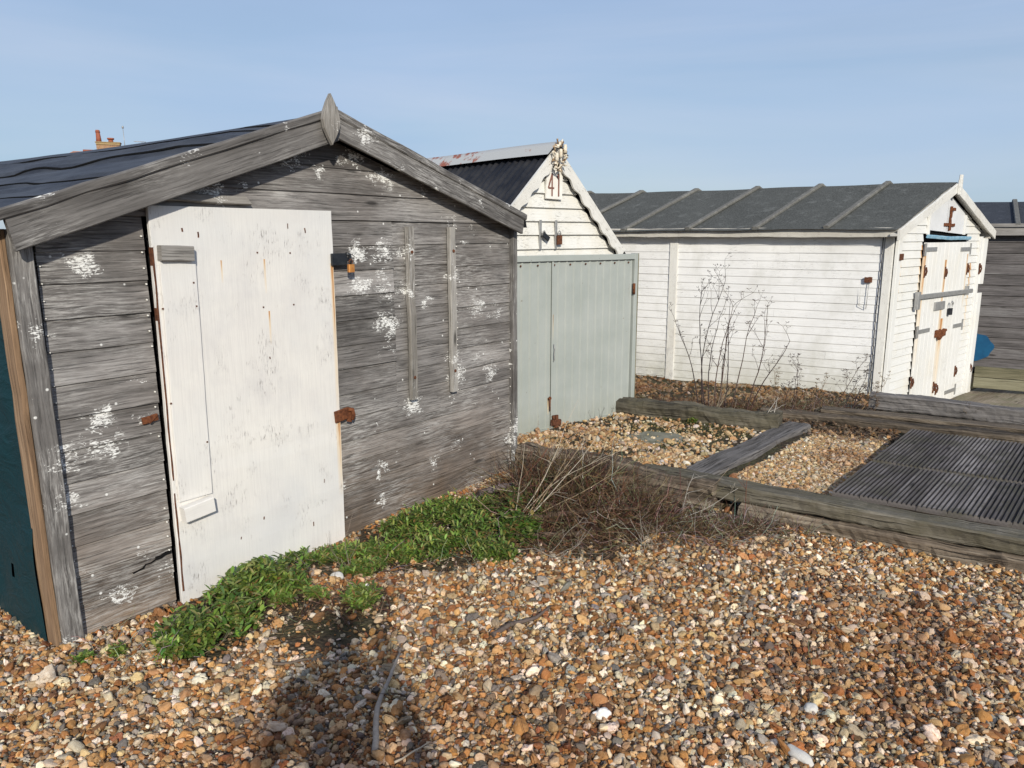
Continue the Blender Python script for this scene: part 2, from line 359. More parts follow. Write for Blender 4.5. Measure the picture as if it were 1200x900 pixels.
# grey-green steel
k = NT('greygreen_steel'); o_ = k.obj(); n_ = k.noise(k.map(o_, (14, 14, 2)), 1, 6, .7); n2 = k.noise(o_, 3, 4)
c_ = k.mix(k.ramp(n2, [(.35, 0.), (.7, 1.)]), (.315, .340, .315), (.375, .395, .37))
c_ = k.mix(k.ramp(n_, [(.62, 0.), (.72, .6)]), c_, (.38, .41, .385))
zz = k.sep(o_)[2]; c_ = k.mix(k.math('MULTIPLY', k.math('SUBTRACT', 1., k.math('DIVIDE', zz, .3), clamp=True), k.math('MULTIPLY', k.noise(o_, 8, 5), .6)), c_, (.2, .2, .13))
c_ = streaks(k, o_, [(.27, .30, .14, .012), (.305, .95, .2, .006), (1.325, 1.2, 1.2, .02)], c_, (.22, .10, .04))
sp = k.noise(o_, 34, 3, .6); c_ = k.mix(k.ramp(sp, [(.72, 0.), (.74, .8)]), c_, (.16, .13, .09))
k.bump(n_, .001, .5); M['steel_green'] = k.fin(c_, .5, .4)
# plants
def leafmat(name):
    k = NT(name); a = k.n('ShaderNodeVertexColor', layer_name='Col'); k.l(a.outputs[0], k.b.inputs['Base Color'])
    k.b.inputs['Roughness'].default_value = .45; k.b.inputs['Specular IOR Level'].default_value = .4
    tr = k.n('ShaderNodeBsdfTranslucent'); k.l(a.outputs[0], tr.inputs[0]); mx = k.n('ShaderNodeMixShader'); mx.inputs[0].default_value = .38
    k.l(k.b.outputs[0], mx.inputs[1]); k.l(tr.outputs[0], mx.inputs[2]); k.l(mx.outputs[0], k.out.inputs[0]); return k.m
M['leaf'] = leafmat('leaf')
k = NT('twig'); a_ = k.n('ShaderNodeVertexColor', layer_name='Col'); n_ = k.noise(k.obj(), 60, 3)
M['twig'] = k.fin(k.mix(k.ramp(n_, [(.3, .5), (.7, 0.)]), a_.outputs[0], k.mix(1., a_.outputs[0], (.45, .42, .4), 'MULTIPLY')), .85, .2)
# pebbles
k = NT('pebble'); a_ = k.n('ShaderNodeAttribute', attribute_type='INSTANCER', attribute_name='pcol'); o_ = k.obj()
n_ = k.noise(o_, 2.2, 6, .7); n2 = k.noise(o_, 9, 4, .7)
c_ = k.mix(k.ramp(n_, [(.38, .55), (.62, 0.)]), a_.outputs[0], k.mix(1., a_.outputs[0], (.62, .48, .38), 'MULTIPLY'))
c_ = k.mix(k.ramp(n_, [(.58, 0.), (.72, .55)]), c_, k.mix(.5, a_.outputs[0], (.62, .57, .5)))
c_ = k.mix(k.ramp(n2, [(.6, 0.), (.75, .35)]), c_, (.11, .085, .07))
k.bump(n2, .05, .4); M['pebble'] = k.fin(c_, .62, .35)
# ground under the pebbles, carrying a far-off shingle pattern
k = NT('shingle_bed'); o_ = k.obj(); vc = k.vor(o_, 55, out=1); vd = k.vor(o_, 55)
hs = k.sep(vc)[0]
c_ = k.ramp(hs, [(0., (.12, .075, .04)), (.3, (.24, .15, .085)), (.55, (.34, .24, .15)), (.8, (.20, .19, .18)), (1., (.42, .36, .28))])
c_ = k.mix(k.ramp(vd, [(.3, 0.), (.65, .95)]), c_, (.03, .02, .014))
n_ = k.noise(o_, 1.8, 5); c_ = k.mix(k.ramp(n_, [(.4, .25), (.65, .0)]), c_, (.06, .045, .03))
sa_ = k.n('ShaderNodeVertexColor', layer_name='Col'); ns = k.noise(o_, 26, 6, .75); nl_ = k.noise(o_, 3, 5, .7)
sc2 = k.ramp(ns, [(.35, (.02, .014, .009)), (.6, (.075, .055, .034)), (.75, (.14, .11, .07))]); sc2 = k.mix(k.ramp(nl_, [(.45, 0.), (.65, .7)]), sc2, (.07, .072, .03))
c_ = k.mix(sa_.outputs[0], c_, sc2)
k.bump(k.math('ADD', k.math('SUBTRACT', 1., vd), k.math('MULTIPLY', ns, .6)), .012, 1.); M['bed'] = k.fin(c_, .9, .2)
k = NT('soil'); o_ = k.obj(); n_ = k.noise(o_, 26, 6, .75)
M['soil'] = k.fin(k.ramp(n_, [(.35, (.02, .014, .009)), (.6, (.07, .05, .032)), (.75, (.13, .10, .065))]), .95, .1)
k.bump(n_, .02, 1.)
k = NT('brick_wall'); bt = k.n('ShaderNodeTexBrick'); k.l(k.uv(), bt.inputs['Vector']); bt.inputs['Scale'].default_value = 1.
bt.inputs['Color1'].default_value = (.36, .20, .09, 1); bt.inputs['Color2'].default_value = (.28, .13, .06, 1); bt.inputs['Mortar'].default_value = (.30, .26, .2, 1)
bt.inputs['Brick Width'].default_value = .225; bt.inputs['Row Height'].default_value = .075; bt.inputs['Mortar Size'].default_value = .01
M['brick'] = k.fin(bt.outputs[0], .9, .2)
M['terracotta'] = simple('terracotta', (.24, .07, .04), (.34, .11, .06), 12, .8)
M['tile'] = simple('roof_tile', (.30, .14, .09), (.40, .22, .15), 4, .85)
M['coping'] = simple('stone_coping', (.27, .19, .09), (.36, .27, .14), 6, .85)
M['glass'] = simple('window_glass', (.02, .025, .03), (.03, .035, .04), 3, .1, .5)
M['moss'] = simple('moss_patch', (.06, .07, .02), (.12, .12, .045), 30, .95)
M['concrete'] = simple('concrete_slab', (.14, .135, .095), (.24, .23, .18), 14, .9)
M['plastic_blue'] = simple('blue_plastic', (.25, .5, .62), (.4, .62, .7), 30, .5)
M['cloth'] = simple('dark_coat', (.02, .022, .03), (.03, .032, .04), 30, .9)
M['skin'] = simple('skin', (.48, .30, .22), (.54, .35, .26), 10, .6)
M['chalk'] = simple('pale_flint', (.46, .44, .40), (.58, .55, .50), 25, .7, .3, 0., .003)
M['flint_white'] = simple('white_flint', (.62, .58, .52), (.76, .73, .68), 40, .6, .3, 0., .004)

# ------------------------------------------------------------------ camera, light, sky
cam = bpy.data.cameras.new('camera'); co = bpy.data.objects.new('camera', cam); COL.objects.link(co); S.camera = co
cam.sensor_width = 36; cam.lens = 27; cam.clip_start = .05; cam.clip_end = 4000
co.location = (0, 0, 1.6); co.rotation_euler = (math.radians(79), 0, 0)
SUN_EL = math.radians(25.5); saz = Vector((.215, -.977)).normalized()
sv = Vector((saz.x * math.cos(SUN_EL), saz.y * math.cos(SUN_EL), math.sin(SUN_EL)))
sl = bpy.data.lights.new('sun', 'SUN'); so = bpy.data.objects.new('sun', sl); COL.objects.link(so)
sl.energy = 4.3; sl.angle = math.radians(1.4); sl.color = (1., .945, .83); so.rotation_euler = sv.to_track_quat('Z', 'Y').to_euler(); so.location = (2, -6, 6)
W = bpy.data.worlds.new('World'); S.world = W; W.use_nodes = True; wt = W.node_tree; wt.nodes.clear()
wo = wt.nodes.new('ShaderNodeOutputWorld'); bg = wt.nodes.new('ShaderNodeBackground'); sky = wt.nodes.new('ShaderNodeTexSky')
sky.sky_type = 'NISHITA'; sky.sun_disc = False; sky.sun_elevation = SUN_EL; sky.sun_rotation = math.atan2(saz.x, saz.y)
sky.air_density = 1.; sky.dust_density = .6; sky.ozone_density = 1.
bg.inputs[1].default_value = .093
# a thin veil of high cloud over the clear sky
tc = wt.nodes.new('ShaderNodeTexCoord'); mp = wt.nodes.new('ShaderNodeMapping'); mp.inputs['Scale'].default_value = (1.2, 1.2, 4.5)
nz = wt.nodes.new('ShaderNodeTexNoise'); nz.inputs['Scale'].default_value = 1.6; nz.inputs['Detail'].default_value = 5; nz.inputs['Roughness'].default_value = .45
sp_ = wt.nodes.new('ShaderNodeSeparateXYZ'); wt.links.new(tc.outputs['Generated'], sp_.inputs[0])
gr = wt.nodes.new('ShaderNodeValToRGB'); wt.links.new(sp_.outputs[2], gr.inputs[0])
e = gr.color_ramp; e.elements[0].position = 0.; e.elements[0].color = (3.9, 5.8, 7.9, 1); e.elements[1].position = .42; e.elements[1].color = (4.7, 6.0, 9.0, 1)
wt.links.new(tc.outputs['Generated'], mp.inputs[0]); wt.links.new(mp.outputs[0], nz.inputs['Vector'])
vr = wt.nodes.new('ShaderNodeValToRGB'); wt.links.new(nz.outputs[0], vr.inputs[0]); vr.color_ramp.elements[0].position = .35; vr.color_ramp.elements[0].color = (.60,) * 3 + (1,)
vr.color_ramp.elements[1].position = .68; vr.color_ramp.elements[1].color = (.95,) * 3 + (1,)
mx = wt.nodes.new('ShaderNodeMix'); mx.data_type = 'RGBA'; wt.links.new(vr.outputs[0], mx.inputs[0]); wt.links.new(sky.outputs[0], mx.inputs[6]); wt.links.new(gr.outputs[0], mx.inputs[7])
m2 = wt.nodes.new('ShaderNodeMapping'); m2.inputs['Scale'].default_value = (.8, 1.1, 7.); m2.inputs['Rotation'].default_value = (0, math.radians(12), .3); wt.links.new(tc.outputs['Generated'], m2.inputs[0])
n3 = wt.nodes.new('ShaderNodeTexNoise'); n3.inputs['Scale'].default_value = 1.3; n3.inputs['Detail'].default_value = 6; n3.inputs['Distortion'].default_value = .6; wt.links.new(m2.outputs[0], n3.inputs['Vector'])
r3 = wt.nodes.new('ShaderNodeValToRGB'); wt.links.new(n3.outputs[0], r3.inputs[0]); r3.color_ramp.elements[0].position = .42; r3.color_ramp.elements[0].color = (0, 0, 0, 1); r3.color_ramp.elements[1].position = .72; r3.color_ramp.elements[1].color = (.24,) * 3 + (1,)
m3 = wt.nodes.new('ShaderNodeMix'); m3.data_type = 'RGBA'; wt.links.new(r3.outputs[0], m3.inputs[0]); wt.links.new(mx.outputs[2], m3.inputs[6]); m3.inputs[7].default_value = (8.2, 8.3, 9.4, 1)
wt.links.new(m3.outputs[2], bg.inputs[0]); wt.links.new(bg.outputs[0], wo.inputs[0])
S.view_settings.view_transform = 'Standard'; S.view_settings.look = 'None'; S.view_settings.exposure = 0

# ------------------------------------------------------------------ ground sheet
m = MB()
xs = np.concatenate([-np.geomspace(900, 6.2, 14), np.arange(-6, 9.01, .06), np.geomspace(9.3, 900, 14)])
ys = np.concatenate([-np.geomspace(900, 2.2, 14), np.arange(-2, 11.01, .06), np.geomspace(11.3, 1500, 16)])
X, Y = np.meshgrid(xs, ys); Z = hgt(X, Y)
far = np.maximum(np.abs(X), np.abs(Y)) > 20; Z = np.where(far, -.06, Z)
nx, ny = len(xs), len(ys)
me = bpy.data.meshes.new('shingle_beach')
vv = np.stack([X, Y, Z], -1).reshape(-1, 3)
ii, jj = np.meshgrid(np.arange(nx - 1), np.arange(ny - 1)); A = (jj * nx + ii).ravel()
me.from_pydata(vv.tolist(), [], np.stack([A, A + 1, A + nx + 1, A + nx], -1).tolist()); me.materials.append(M['bed'])
me.polygons.foreach_set('use_smooth', np.ones(len(me.polygons), dtype=bool))
ca = me.color_attributes.new('Col', 'FLOAT_COLOR', 'POINT'); sf = soil(X, Y).ravel(); ca.data.foreach_set('color', np.stack([sf, sf, sf, np.ones_like(sf)], -1).astype(np.float32).ravel())
go = bpy.data.objects.new('shingle_beach', me); COL.objects.link(go); go['kind'] = 'structure'

# ------------------------------------------------------------------ pebbles (uncountable: instanced)
PAL = np.array([(.44, .235, .085), (.34, .155, .055), (.50, .31, .145), (.55, .41, .24), (.60, .50, .35), (.68, .62, .51), (.78, .74, .66), (.29, .265, .23), (.27, .27, .27), (.155, .15, .145), (.20, .11, .05), (.38, .32, .24), (.26, .115, .055), (.46, .34, .215), (.42, .25, .11)]) * np.array([1.20, 1.10, .96])
PW = np.array([.11, .08, .10, .11, .09, .11, .10, .04, .04, .05, .07, .05, .03, .03, .05]); PW = PW / PW.sum()
PAL_G = np.array([(.56, .38, .19), (.64, .48, .28), (.70, .58, .40), (.50, .30, .13), (.42, .24, .11), (.76, .70, .58), (.36, .30, .24)])
PW_G = np.array([.24, .22, .16, .14, .1, .08, .06]); PW_G /= PW_G.sum()
def shed_xy(x, y):
    dx, dy = x + 1.786, y - 2.79; return dx * .604 + dy * .797, -dx * .797 + dy * .604
def free(x, y):
    s, d = shed_xy(x, y); ok = ~((s > 0.0) & (s < 2.97) & (d > 0.0) & (d < 4.6))
    dx, dy = x - 3.483, y - 7.084; a = dx * .737 + dy * .676; b = -dx * .676 + dy * .737; ok &= ~((a > 0) & (b > 0) & (a - .1 < 2.9))
    ok &= ~((x > 3.45) & (y > 5.9))
    u = (x - 1.776) * .823 - (y - 4.22) * .568; v = (x - 1.776) * .568 + (y - 4.22) * .823
    ok &= ~((u > .12) & (v > -.02) & (v < 2.2) & (u < 4))
    dx, dy = x - .078, y - 5.682; a = dx * .752 + dy * .66; b = -dx * .66 + dy * .752; ok &= ~((a > -.4) & (a < 1.33) & (b > 0.02) & (b < 3))
    return ok
def pebble_gn():
    ng = bpy.data.node_groups.new('pebbles', 'GeometryNodeTree')
    ng.interface.new_socket('Geometry', in_out='INPUT', socket_type='NodeSocketGeometry'); ng.interface.new_socket('Geometry', in_out='OUTPUT', socket_type='NodeSocketGeometry')
    N = ng.nodes.new; L = ng.links.new; gi = N('NodeGroupInput'); go_ = N('NodeGroupOutput'); jn = N('GeometryNodeGeometryToInstance')
    for i in range(10):
        ic = N('GeometryNodeMeshIcoSphere'); ic.inputs['Radius'].default_value = 1.; ic.inputs['Subdivisions'].default_value = 3
        sp = N('GeometryNodeSetPosition'); nt = N('ShaderNodeTexNoise'); ps = N('GeometryNodeInputPosition')
        ad = N('ShaderNodeVectorMath'); ad.operation = 'ADD'; ad.inputs[1].default_value = (i * 7.3, i * 3.1, i * 5.7); L(ps.outputs[0], ad.inputs[0]); L(ad.outputs[0], nt.inputs['Vector'])
        nt.inputs['Scale'].default_value = (.8, 1.0, 1.4)[i % 3]; nt.inputs['Detail'].default_value = 1.2 if i % 2 else 2.5
        su = N('ShaderNodeVectorMath'); su.operation = 'SUBTRACT'; su.inputs[1].default_value = (.5, .5, .5); L(nt.outputs[1], su.inputs[0])
        sc = N('ShaderNodeVectorMath'); sc.operation = 'SCALE'; sc.inputs['Scale'].default_value = (1.2, 1.7, 2.1)[i % 3]; L(su.outputs[0], sc.inputs[0]); L(sc.outputs[0], sp.inputs['Offset'])
        ss = N('GeometryNodeSetShadeSmooth'); sm_ = N('GeometryNodeSetMaterial'); sm_.inputs['Material'].default_value = M['pebble']
        L(ic.outputs[0], sp.inputs[0]); L(sp.outputs[0], ss.inputs[0]); L(ss.outputs[0], sm_.inputs[0]); L(sm_.outputs[0], jn.inputs[0])
    io = N('GeometryNodeInstanceOnPoints'); L(gi.outputs[0], io.inputs['Points']); L(jn.outputs[0], io.inputs['Instance']); io.inputs['Pick Instance'].default_value = True
    def at(n, t):
        a = N('GeometryNodeInputNamedAttribute'); a.data_type = t; a.inputs[0].default_value = n; return [o for o in a.outputs if o.enabled and o.name == 'Attribute'][0]
    L(at('pvar', 'INT'), io.inputs['Instance Index']); L(at('pscl', 'FLOAT_VECTOR'), io.inputs['Scale'])
    er = N('FunctionNodeEulerToRotation'); L(at('prot', 'FLOAT_VECTOR'), er.inputs[0]); L(er.outputs[0], io.inputs['Rotation'])
    L(io.outputs[0], go_.inputs[0]); return ng
PGN = pebble_gn()
def scatter(name, regions, label=None):
    """regions: (x0,x1,y0,y1, cell, d_mean, d_sigma, keep, palette, weights, mask, sink)"""
    P, Sc, R, C = [], [], [], []
    for (x0, x1, y0, y1, cell, dm, ds, keep, pal, pw, mask, sink) in regions:
        gx, gy = np.meshgrid(np.arange(x0, x1, cell), np.arange(y0, y1, cell * .9)); gx = gx.ravel(); gy = gy.ravel()
        gx = gx + rng.uniform(-.5, .5, gx.size) * cell; gy = gy + rng.uniform(-.5, .5, gy.size) * cell
        k_ = (rng.random(gx.size) < keep) & free(gx, gy)
        if mask is not None: k_ &= mask(gx, gy)
        gx, gy = gx[k_], gy[k_]; n = gx.size
        d = dm * np.exp(rng.normal(0, ds, n)); r = d / 2
        el = rng.uniform(.8, 1.3, n) * np.where(rng.random(n) < .18, 1.35, 1.); fl = rng.uniform(.38, .8, n)
        sc = np.stack([r * el, r / el ** .4, r * fl], -1)
        z = hgt(gx, gy) + r * fl * sink + rng.uniform(0, .3, n) * r
        P.append(np.stack([gx, gy, z], -1)); Sc.append(sc)
        R.append(np.stack([rng.normal(0, .62, n), rng.normal(0, .62, n), rng.uniform(0, 6.28, n)], -1))
        pt = 1 - .22 * np.clip(nzf(gx * .45 + 3, gy * .45), 0, 2)[:, None] * np.array([.6, .85, 1.])
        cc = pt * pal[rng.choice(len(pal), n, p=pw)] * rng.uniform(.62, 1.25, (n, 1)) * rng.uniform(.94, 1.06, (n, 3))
        C.append(np.concatenate([cc, np.ones((n, 1))], 1))
    P = np.concatenate(P); Sc = np.concatenate(Sc); R = np.concatenate(R); C = np.concatenate(C)
    me = bpy.data.meshes.new(name); me.vertices.add(len(P)); me.vertices.foreach_set('co', P.astype(np.float32).ravel())
    for nm, t, dt in (('pscl', 'FLOAT_VECTOR', Sc), ('prot', 'FLOAT_VECTOR', R)):
        a = me.attributes.new(nm, t, 'POINT'); a.data.foreach_set('vector', dt.astype(np.float32).ravel())
    a = me.attributes.new('pcol', 'FLOAT_COLOR', 'POINT'); a.data.foreach_set('color', C.astype(np.float32).ravel())
    a = me.attributes.new('pvar', 'INT', 'POINT'); a.data.foreach_set('value', rng.integers(0, 10, len(P)).astype(np.int32))
    me.materials.append(M['pebble'])
    o = bpy.data.objects.new(name, me); COL.objects.link(o); md = o.modifiers.new('pebbles', 'NODES'); md.node_group = PGN
    tag(o, label, 'pebbles', kind='stuff'); print(name, len(P)); return o
def dline(x, y): return (x - 2.45) * .568 + (y - 3.50) * .823
front = lambda x, y: (dline(x, y) < .03) & (y > 1.35) & (np.abs(x) < y * .75 + .75) & (rng.random(np.shape(x)) > soil(x, y) * .88)
fa = lambda x, y: front(x, y) & (y < 3.1)
fb = lambda x, y: front(x, y) & (y >= 3.1)
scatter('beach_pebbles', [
    (-4, 4.2, 1.35, 3.1, .0120, .0125, .30, .92, PAL * .6, PW, fa, -.1),  # filler stones darkened, painting the shade between the pebbles
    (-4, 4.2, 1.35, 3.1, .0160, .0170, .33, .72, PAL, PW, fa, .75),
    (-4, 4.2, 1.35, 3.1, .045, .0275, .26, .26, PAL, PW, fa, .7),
    (-4.5, 4.2, 3.1, 5.6, .0130, .0135, .30, .92, PAL * .6, PW, fb, -.1),  # same darkened filler farther off, shade kept in the colour
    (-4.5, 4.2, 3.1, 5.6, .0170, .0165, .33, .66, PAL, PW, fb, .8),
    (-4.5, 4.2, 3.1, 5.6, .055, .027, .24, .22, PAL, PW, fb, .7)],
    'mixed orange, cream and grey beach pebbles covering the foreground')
# raised bed between the sleepers, beside the ridged decking
def bedmask(x, y):
    u = (x - 1.315) * .656 + (y - 4.545) * .755; w = (x - 1.315) * .755 - (y - 4.545) * .656
    return (u > -.05) & (u < 1.75) & (w > -.0) & (w < .62) & (dline(x, y) > .1)
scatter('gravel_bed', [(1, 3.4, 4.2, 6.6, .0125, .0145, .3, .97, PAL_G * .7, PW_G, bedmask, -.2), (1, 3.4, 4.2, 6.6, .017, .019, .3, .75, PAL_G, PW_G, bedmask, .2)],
    'golden gravel filling the bed between grey sleeper and ridged decking')
def nz2(x, y): return np.sin(x * 6.1 + y * 3.3) + np.sin(x * 2.7 - y * 7.9 + 1.3) + .7 * np.sin(x * 13 + y * 11)
def yardmask(x, y):
    w = (x - 1.04) * .755 - (y - 4.62) * .656
    c = (x - 1.02) * .52 + (y - 6.32) * .853
    return (w < 0) & (dline(x, y) > .15) & (c < 0) & ((nz2(x * 1.7, y * 1.7) + 1.3 * sm(dline(x, y), 1.1, .3) > 1.0 + .5 * (c > -.45)) | (rng.random(np.shape(x)) < .16))
def stripmask(x, y):
    c = (x - 1.02) * .52 + (y - 6.32) * .853; q = (x - 3.483) * .497 + (y - 7.084) * .868
    return (c > .12) & (q < 0) & ((nz2(x, y) > .5) | (rng.random(np.shape(x)) < .15))
scatter('yard_gravel', [(-.2, 2.6, 4.5, 6.6, .0145, .019, .28, .9, PAL_G, PW_G, yardmask, .25), (-.2, 2.6, 4.5, 6.6, .04, .032, .25, .4, PAL_G, PW_G, yardmask, .5),
    (.2, 3.4, 5.4, 9, .018, .022, .3, .8, PAL_G * np.array([.5, .45, .42]), PW_G, stripmask, .3)],
    'pale gravel in front of the grey green steel screen')

# ------------------------------------------------------------------ cladding helper
def clad(mb, x0, x1, zb, pitch, top_fn, y=0., th=.016, lap=.012, jit=.0012, skip=None, z1=3., fn_y=None, tiltv=.008, seg=.3, warp=.0, joints=None):
    """horizontal boards from zb up; top_fn(x) -> roof underside height. skip(zmid)-> list of (xa,xb) openings"""
    z = zb
    while z < z1:
        zt = z + pitch
        spans = [(x0, x1)]
        for (a, b) in (skip(z + pitch / 2) if skip else []):
            ns = []
            for p, q in spans:
                if b <= p or a >= q: ns.append((p, q)); continue
                if a > p: ns.append((p, a))
                if b < q: ns.append((b, q))
            spans = ns
        if joints:
            for jx in joints(z):
                spans = [s for p, q in spans for s in ([(p, jx - .0015), (jx + .0015, q)] if p + .05 < jx < q - .05 else [(p, q)])]
        for p, q in spans:
            # clip to roof slope
            N_ = 60; inside = [p + (q - p) * i / N_ for i in range(N_ + 1) if top_fn(p + (q - p) * i / N_) > z + .004]
            if not inside: continue
            a, b = inside[0], inside[-1]
            if b - a < .03: continue
            hh = pitch + lap
            dz = random.gauss(0, jit * 1.5)
            # shear ends that meet the slope
            la = 0; lb = 0
            if a > p + 1e-6: la = (top_fn(a + .01) - top_fn(a)) / .01; la = 1 / la if abs(la) > .01 else 0
            if b < q - 1e-6: lb = (top_fn(b) - top_fn(b - .01)) / .01; lb = 1 / lb if abs(lb) > .01 else 0
            if la: a = a + la * hh / 2
            if lb: b = b + lb * hh / 2
            if b - a < .03: continue
            mb.plank((a, y, z + hh / 2 + dz), (b, y + random.gauss(0, warp), z + hh / 2 + dz + random.gauss(0, jit)), (0, tiltv / hh * 2, 1), th, hh, seg, jit * .6, .0015, 0, la if la else 0, lb if lb else 0)
        z = zt

def each(name, mat, parent, fns):
    for f in fns:
        q = MB(); f(q); q.build(name, mat, parent)

# ------------------------------------------------------------------ GREY HUT (nearest)
ANG = math.atan2(.797, .604)
hut = empty('beach_hut', (-1.786, 2.79, 0), ANG, 'weathered grey timber hut with white plywood door and pointed finial, nearest', 'beach hut')
WID = 2.96; RX = 1.405; EZ = 1.60; RS = .345
RSR = .295
roofz = lambda x: EZ + .50 - (RS if x < RX else RSR) * abs(x - RX)
m = MB()
def skp(z):
    r = []
    if z < 1.735: r.append((.478, 1.445))
    if .60 < z < 1.66: r.append((1.865, 2.372))
    return r
clad(m, .07, WID - .03, -.12, .128, roofz, y=.0, skip=skp, jit=.002, tiltv=.0042, lap=.007, warp=.002)
def rf2(x): return 1.665
clad(m, 1.867, 2.370, .605, .118, rf2, y=.006, z1=1.63, jit=.002, tiltv=.0032, lap=.006)
wl = m.build('front_wall', M['grey_wood'], hut)
m = MB()
m.box((.06, .03, -.15), (WID - .02, .05, EZ - .02)); 
b = len(m.v); m.v += [(.0, .03, EZ - .02), (WID, .03, EZ + .03), (RX, .03, EZ + .46), (.0, .05, EZ - .02), (WID, .05, EZ + .03), (RX, .05, EZ + .46)]
m.face((b, b + 1, b + 2)); m.face((b + 3, b + 5, b + 4))
m.build('gap_shade_backing', M['black'], hut)  # black sheet behind the boards, stands in for shade in the gaps
m = MB()   # side and back walls
for i in range(14):
    z = -.12 + i * .124
    m.plank((WID - .01, .06, z + .06), (WID - .01, 4.5, z + .06), (0, 0, 1), .016, .13, .5, .001, .002)
    m.plank((0.02, .08, z + .06), (0.02, 4.5, z + .06), (0, 0, 1), .016, .13, .5, .001, .002)
    m.plank((.02, 4.5, z + .06), (WID - .01, 4.5, z + .06), (0, 0, 1), .016, .13, .5, .001, .002)
m.build('side_wall', M['grey_plain'], hut)
# corner posts
m = MB(); m.plank((.037, -.016, -.06), (.012, -.016, 1.62), (0, -1, 0), .074, .05, .1, .0012, .004); m.build('corner_post', M['grey_trim'], hut)
m = MB(); m.plank((-.010, .028, -.08), (-.036, .028, 1.62), (0, -1, 0), .022, .085, .1, .001, .003); m.build('corner_strip', M['tan_wood'], hut)
m = MB(); m.plank((WID - .012, -.02, -.05), (WID - .022, -.02, 1.655), (0, -1, 0), .045, .045, .1, .001, .004); m.build('corner_post', M['grey_trim'], hut)
# bargeboards: wide lower board with a narrower capping, left and right
ROH = -.10
def barge(side):
    o = MB()
    x_end = -.07 if side < 0 else 2.955
    ztop = lambda x: 2.195 - .345 * abs(x - RX) if side < 0 else 2.195 - .30 * abs(x - RX)
    sl = .345 if side < 0 else -.30; L = math.hypot(1, sl); up = Vector((-sl / L, 0, 1 / L)) if side < 0 else Vector((-sl / L, 0, 1 / L))
    H = .150 if side < 0 else .128
    def at(x, dn): p = Vector((x, ROH, ztop(x))); return p - up * dn
    a, b_ = (x_end, RX) if side < 0 else (RX, x_end)
    p, q = at(a, H / 2), at(b_, H / 2)
    sa = 0.30 if side > 0 else .1; sb = -0.30 if side < 0 else -.1
    if side < 0: o.plank(p, q, up, .022, H, .15, .0012, .004, 0, .12, sl)
    else: o.plank(p, q, up, .022, H, .15, .0012, .004, 0, sl, -.12)
    ob = o.build('bargeboard', M['grey_trim'], hut)
    c = MB(); p, q = at(a - (.01 if side < 0 else 0), .018), at(b_ + (.01 if side > 0 else 0), .018)
    p.y -= .005; q.y -= .005
    if side < 0: c.plank(p, q, up, .030, .038, .15, .0015, .006, 0, .1, sl)
    else: c.plank(p, q, up, .030, .038, .15, .0015, .006, 0, sl, -.1)
    c.build('capping', M['grey_trim'], ob)
    return ob
barge(-1); barge(1)
# soffit strip under the right rake
m = MB()
for sd, x_e in ((-1, .0), (1, 2.93)):
    m.plank((RX, -.045, EZ + .525), (x_e, -.045, EZ + .525 - (.345 if sd < 0 else .30) * abs(x_e - RX)), (0, 0, 1), .09, .02, .3, 0, .002)
m.build('verge_board', M['grey_plain'], hut)
# finial: pointed lozenge
m = MB(); prof = [(0, .115), (.024, .075), (.044, .03), (.052, -.005), (.044, -.045), (.022, -.085), (0, -.118)]
pts = prof + [(-x, z) for x, z in prof[-2:0:-1]]
b = len(m.v); n = len(pts)
for yy, s_ in ((-.150, .93), (-.146, 1.), (-.128, 1.)):
    for x, z in pts: m.v.append((RX - .045 + x * s_, yy, 2.135 + z * s_))
m.face([b + i for i in range(n)][::-1], [(pts[i][1], pts[i][0]) for i in range(n)][::-1])
for r in range(2):
    for i in range(n):
        j = (i + 1) % n; m.face((b + r * n + i, b + r * n + j, b + (r + 1) * n + j, b + (r + 1) * n + i), [(i * .03, 0), (i * .03 + .03, 0), (i * .03 + .03, .02), (i * .03, .02)])
m.build('finial', M['batten_wood'], hut)
# roof: wrinkled dark sheet on both slopes
def fold(x):   # layered sheet edges running along the roof
    return .012 * (1 if x > .45 else 0) + .010 * (1 if x > .95 else 0)
from mathutils import noise as mn
def roof_side(sd):
    m = MB()
    def f(u, v):
        y = -.115 + v * 4.7; t = u * 1.56        # t runs from ridge to eave
        x = RX + sd * t
        w = .020 * mn.noise(Vector((t * 7, y * .5, 3 * sd))) + .012 * abs(mn.noise(Vector((t * 16, y * .8, 7)))) + .008 * mn.noise(Vector((t * 14, y * 2.2, 1)))
        e = .016 * (1 / (1 + math.exp(-(t - .22 - .02 * math.sin(y * 2.3)) / .004)) + 1 / (1 + math.exp((t - .60 - .03 * math.sin(y * 1.1)) / .003)) + 1 / (1 + math.exp((t - .9 - .02 * math.sin(y * 1.7)) / .003))) - .03 + .016 * math.exp(-((t - .42 - .03 * math.sin(y * 2)) / .014) ** 2) + .012 * math.exp(-((t - 1.02 - .02 * math.sin(y * 3)) / .010) ** 2)
        sag = -.02 * math.sin(max(0, y) / 4.7 * pi)
        k_ = min(1, max(.0, (y + .1) / .35)) * min(1, .25 + t * 2.5) * (1 if sd < 0 else .4)
        return (x, y, (2.172 if sd < 0 else 2.158) - (.345 if sd < 0 else .30) * t + (w + e) * k_ + sag - (.045 if u > .995 else 0))
    m.grid(f, 110, 90, (1.5, 4.7)); m.build('roof', M['roof_sheet'], hut)
    return f
rfn = roof_side(-1); roof_side(1)
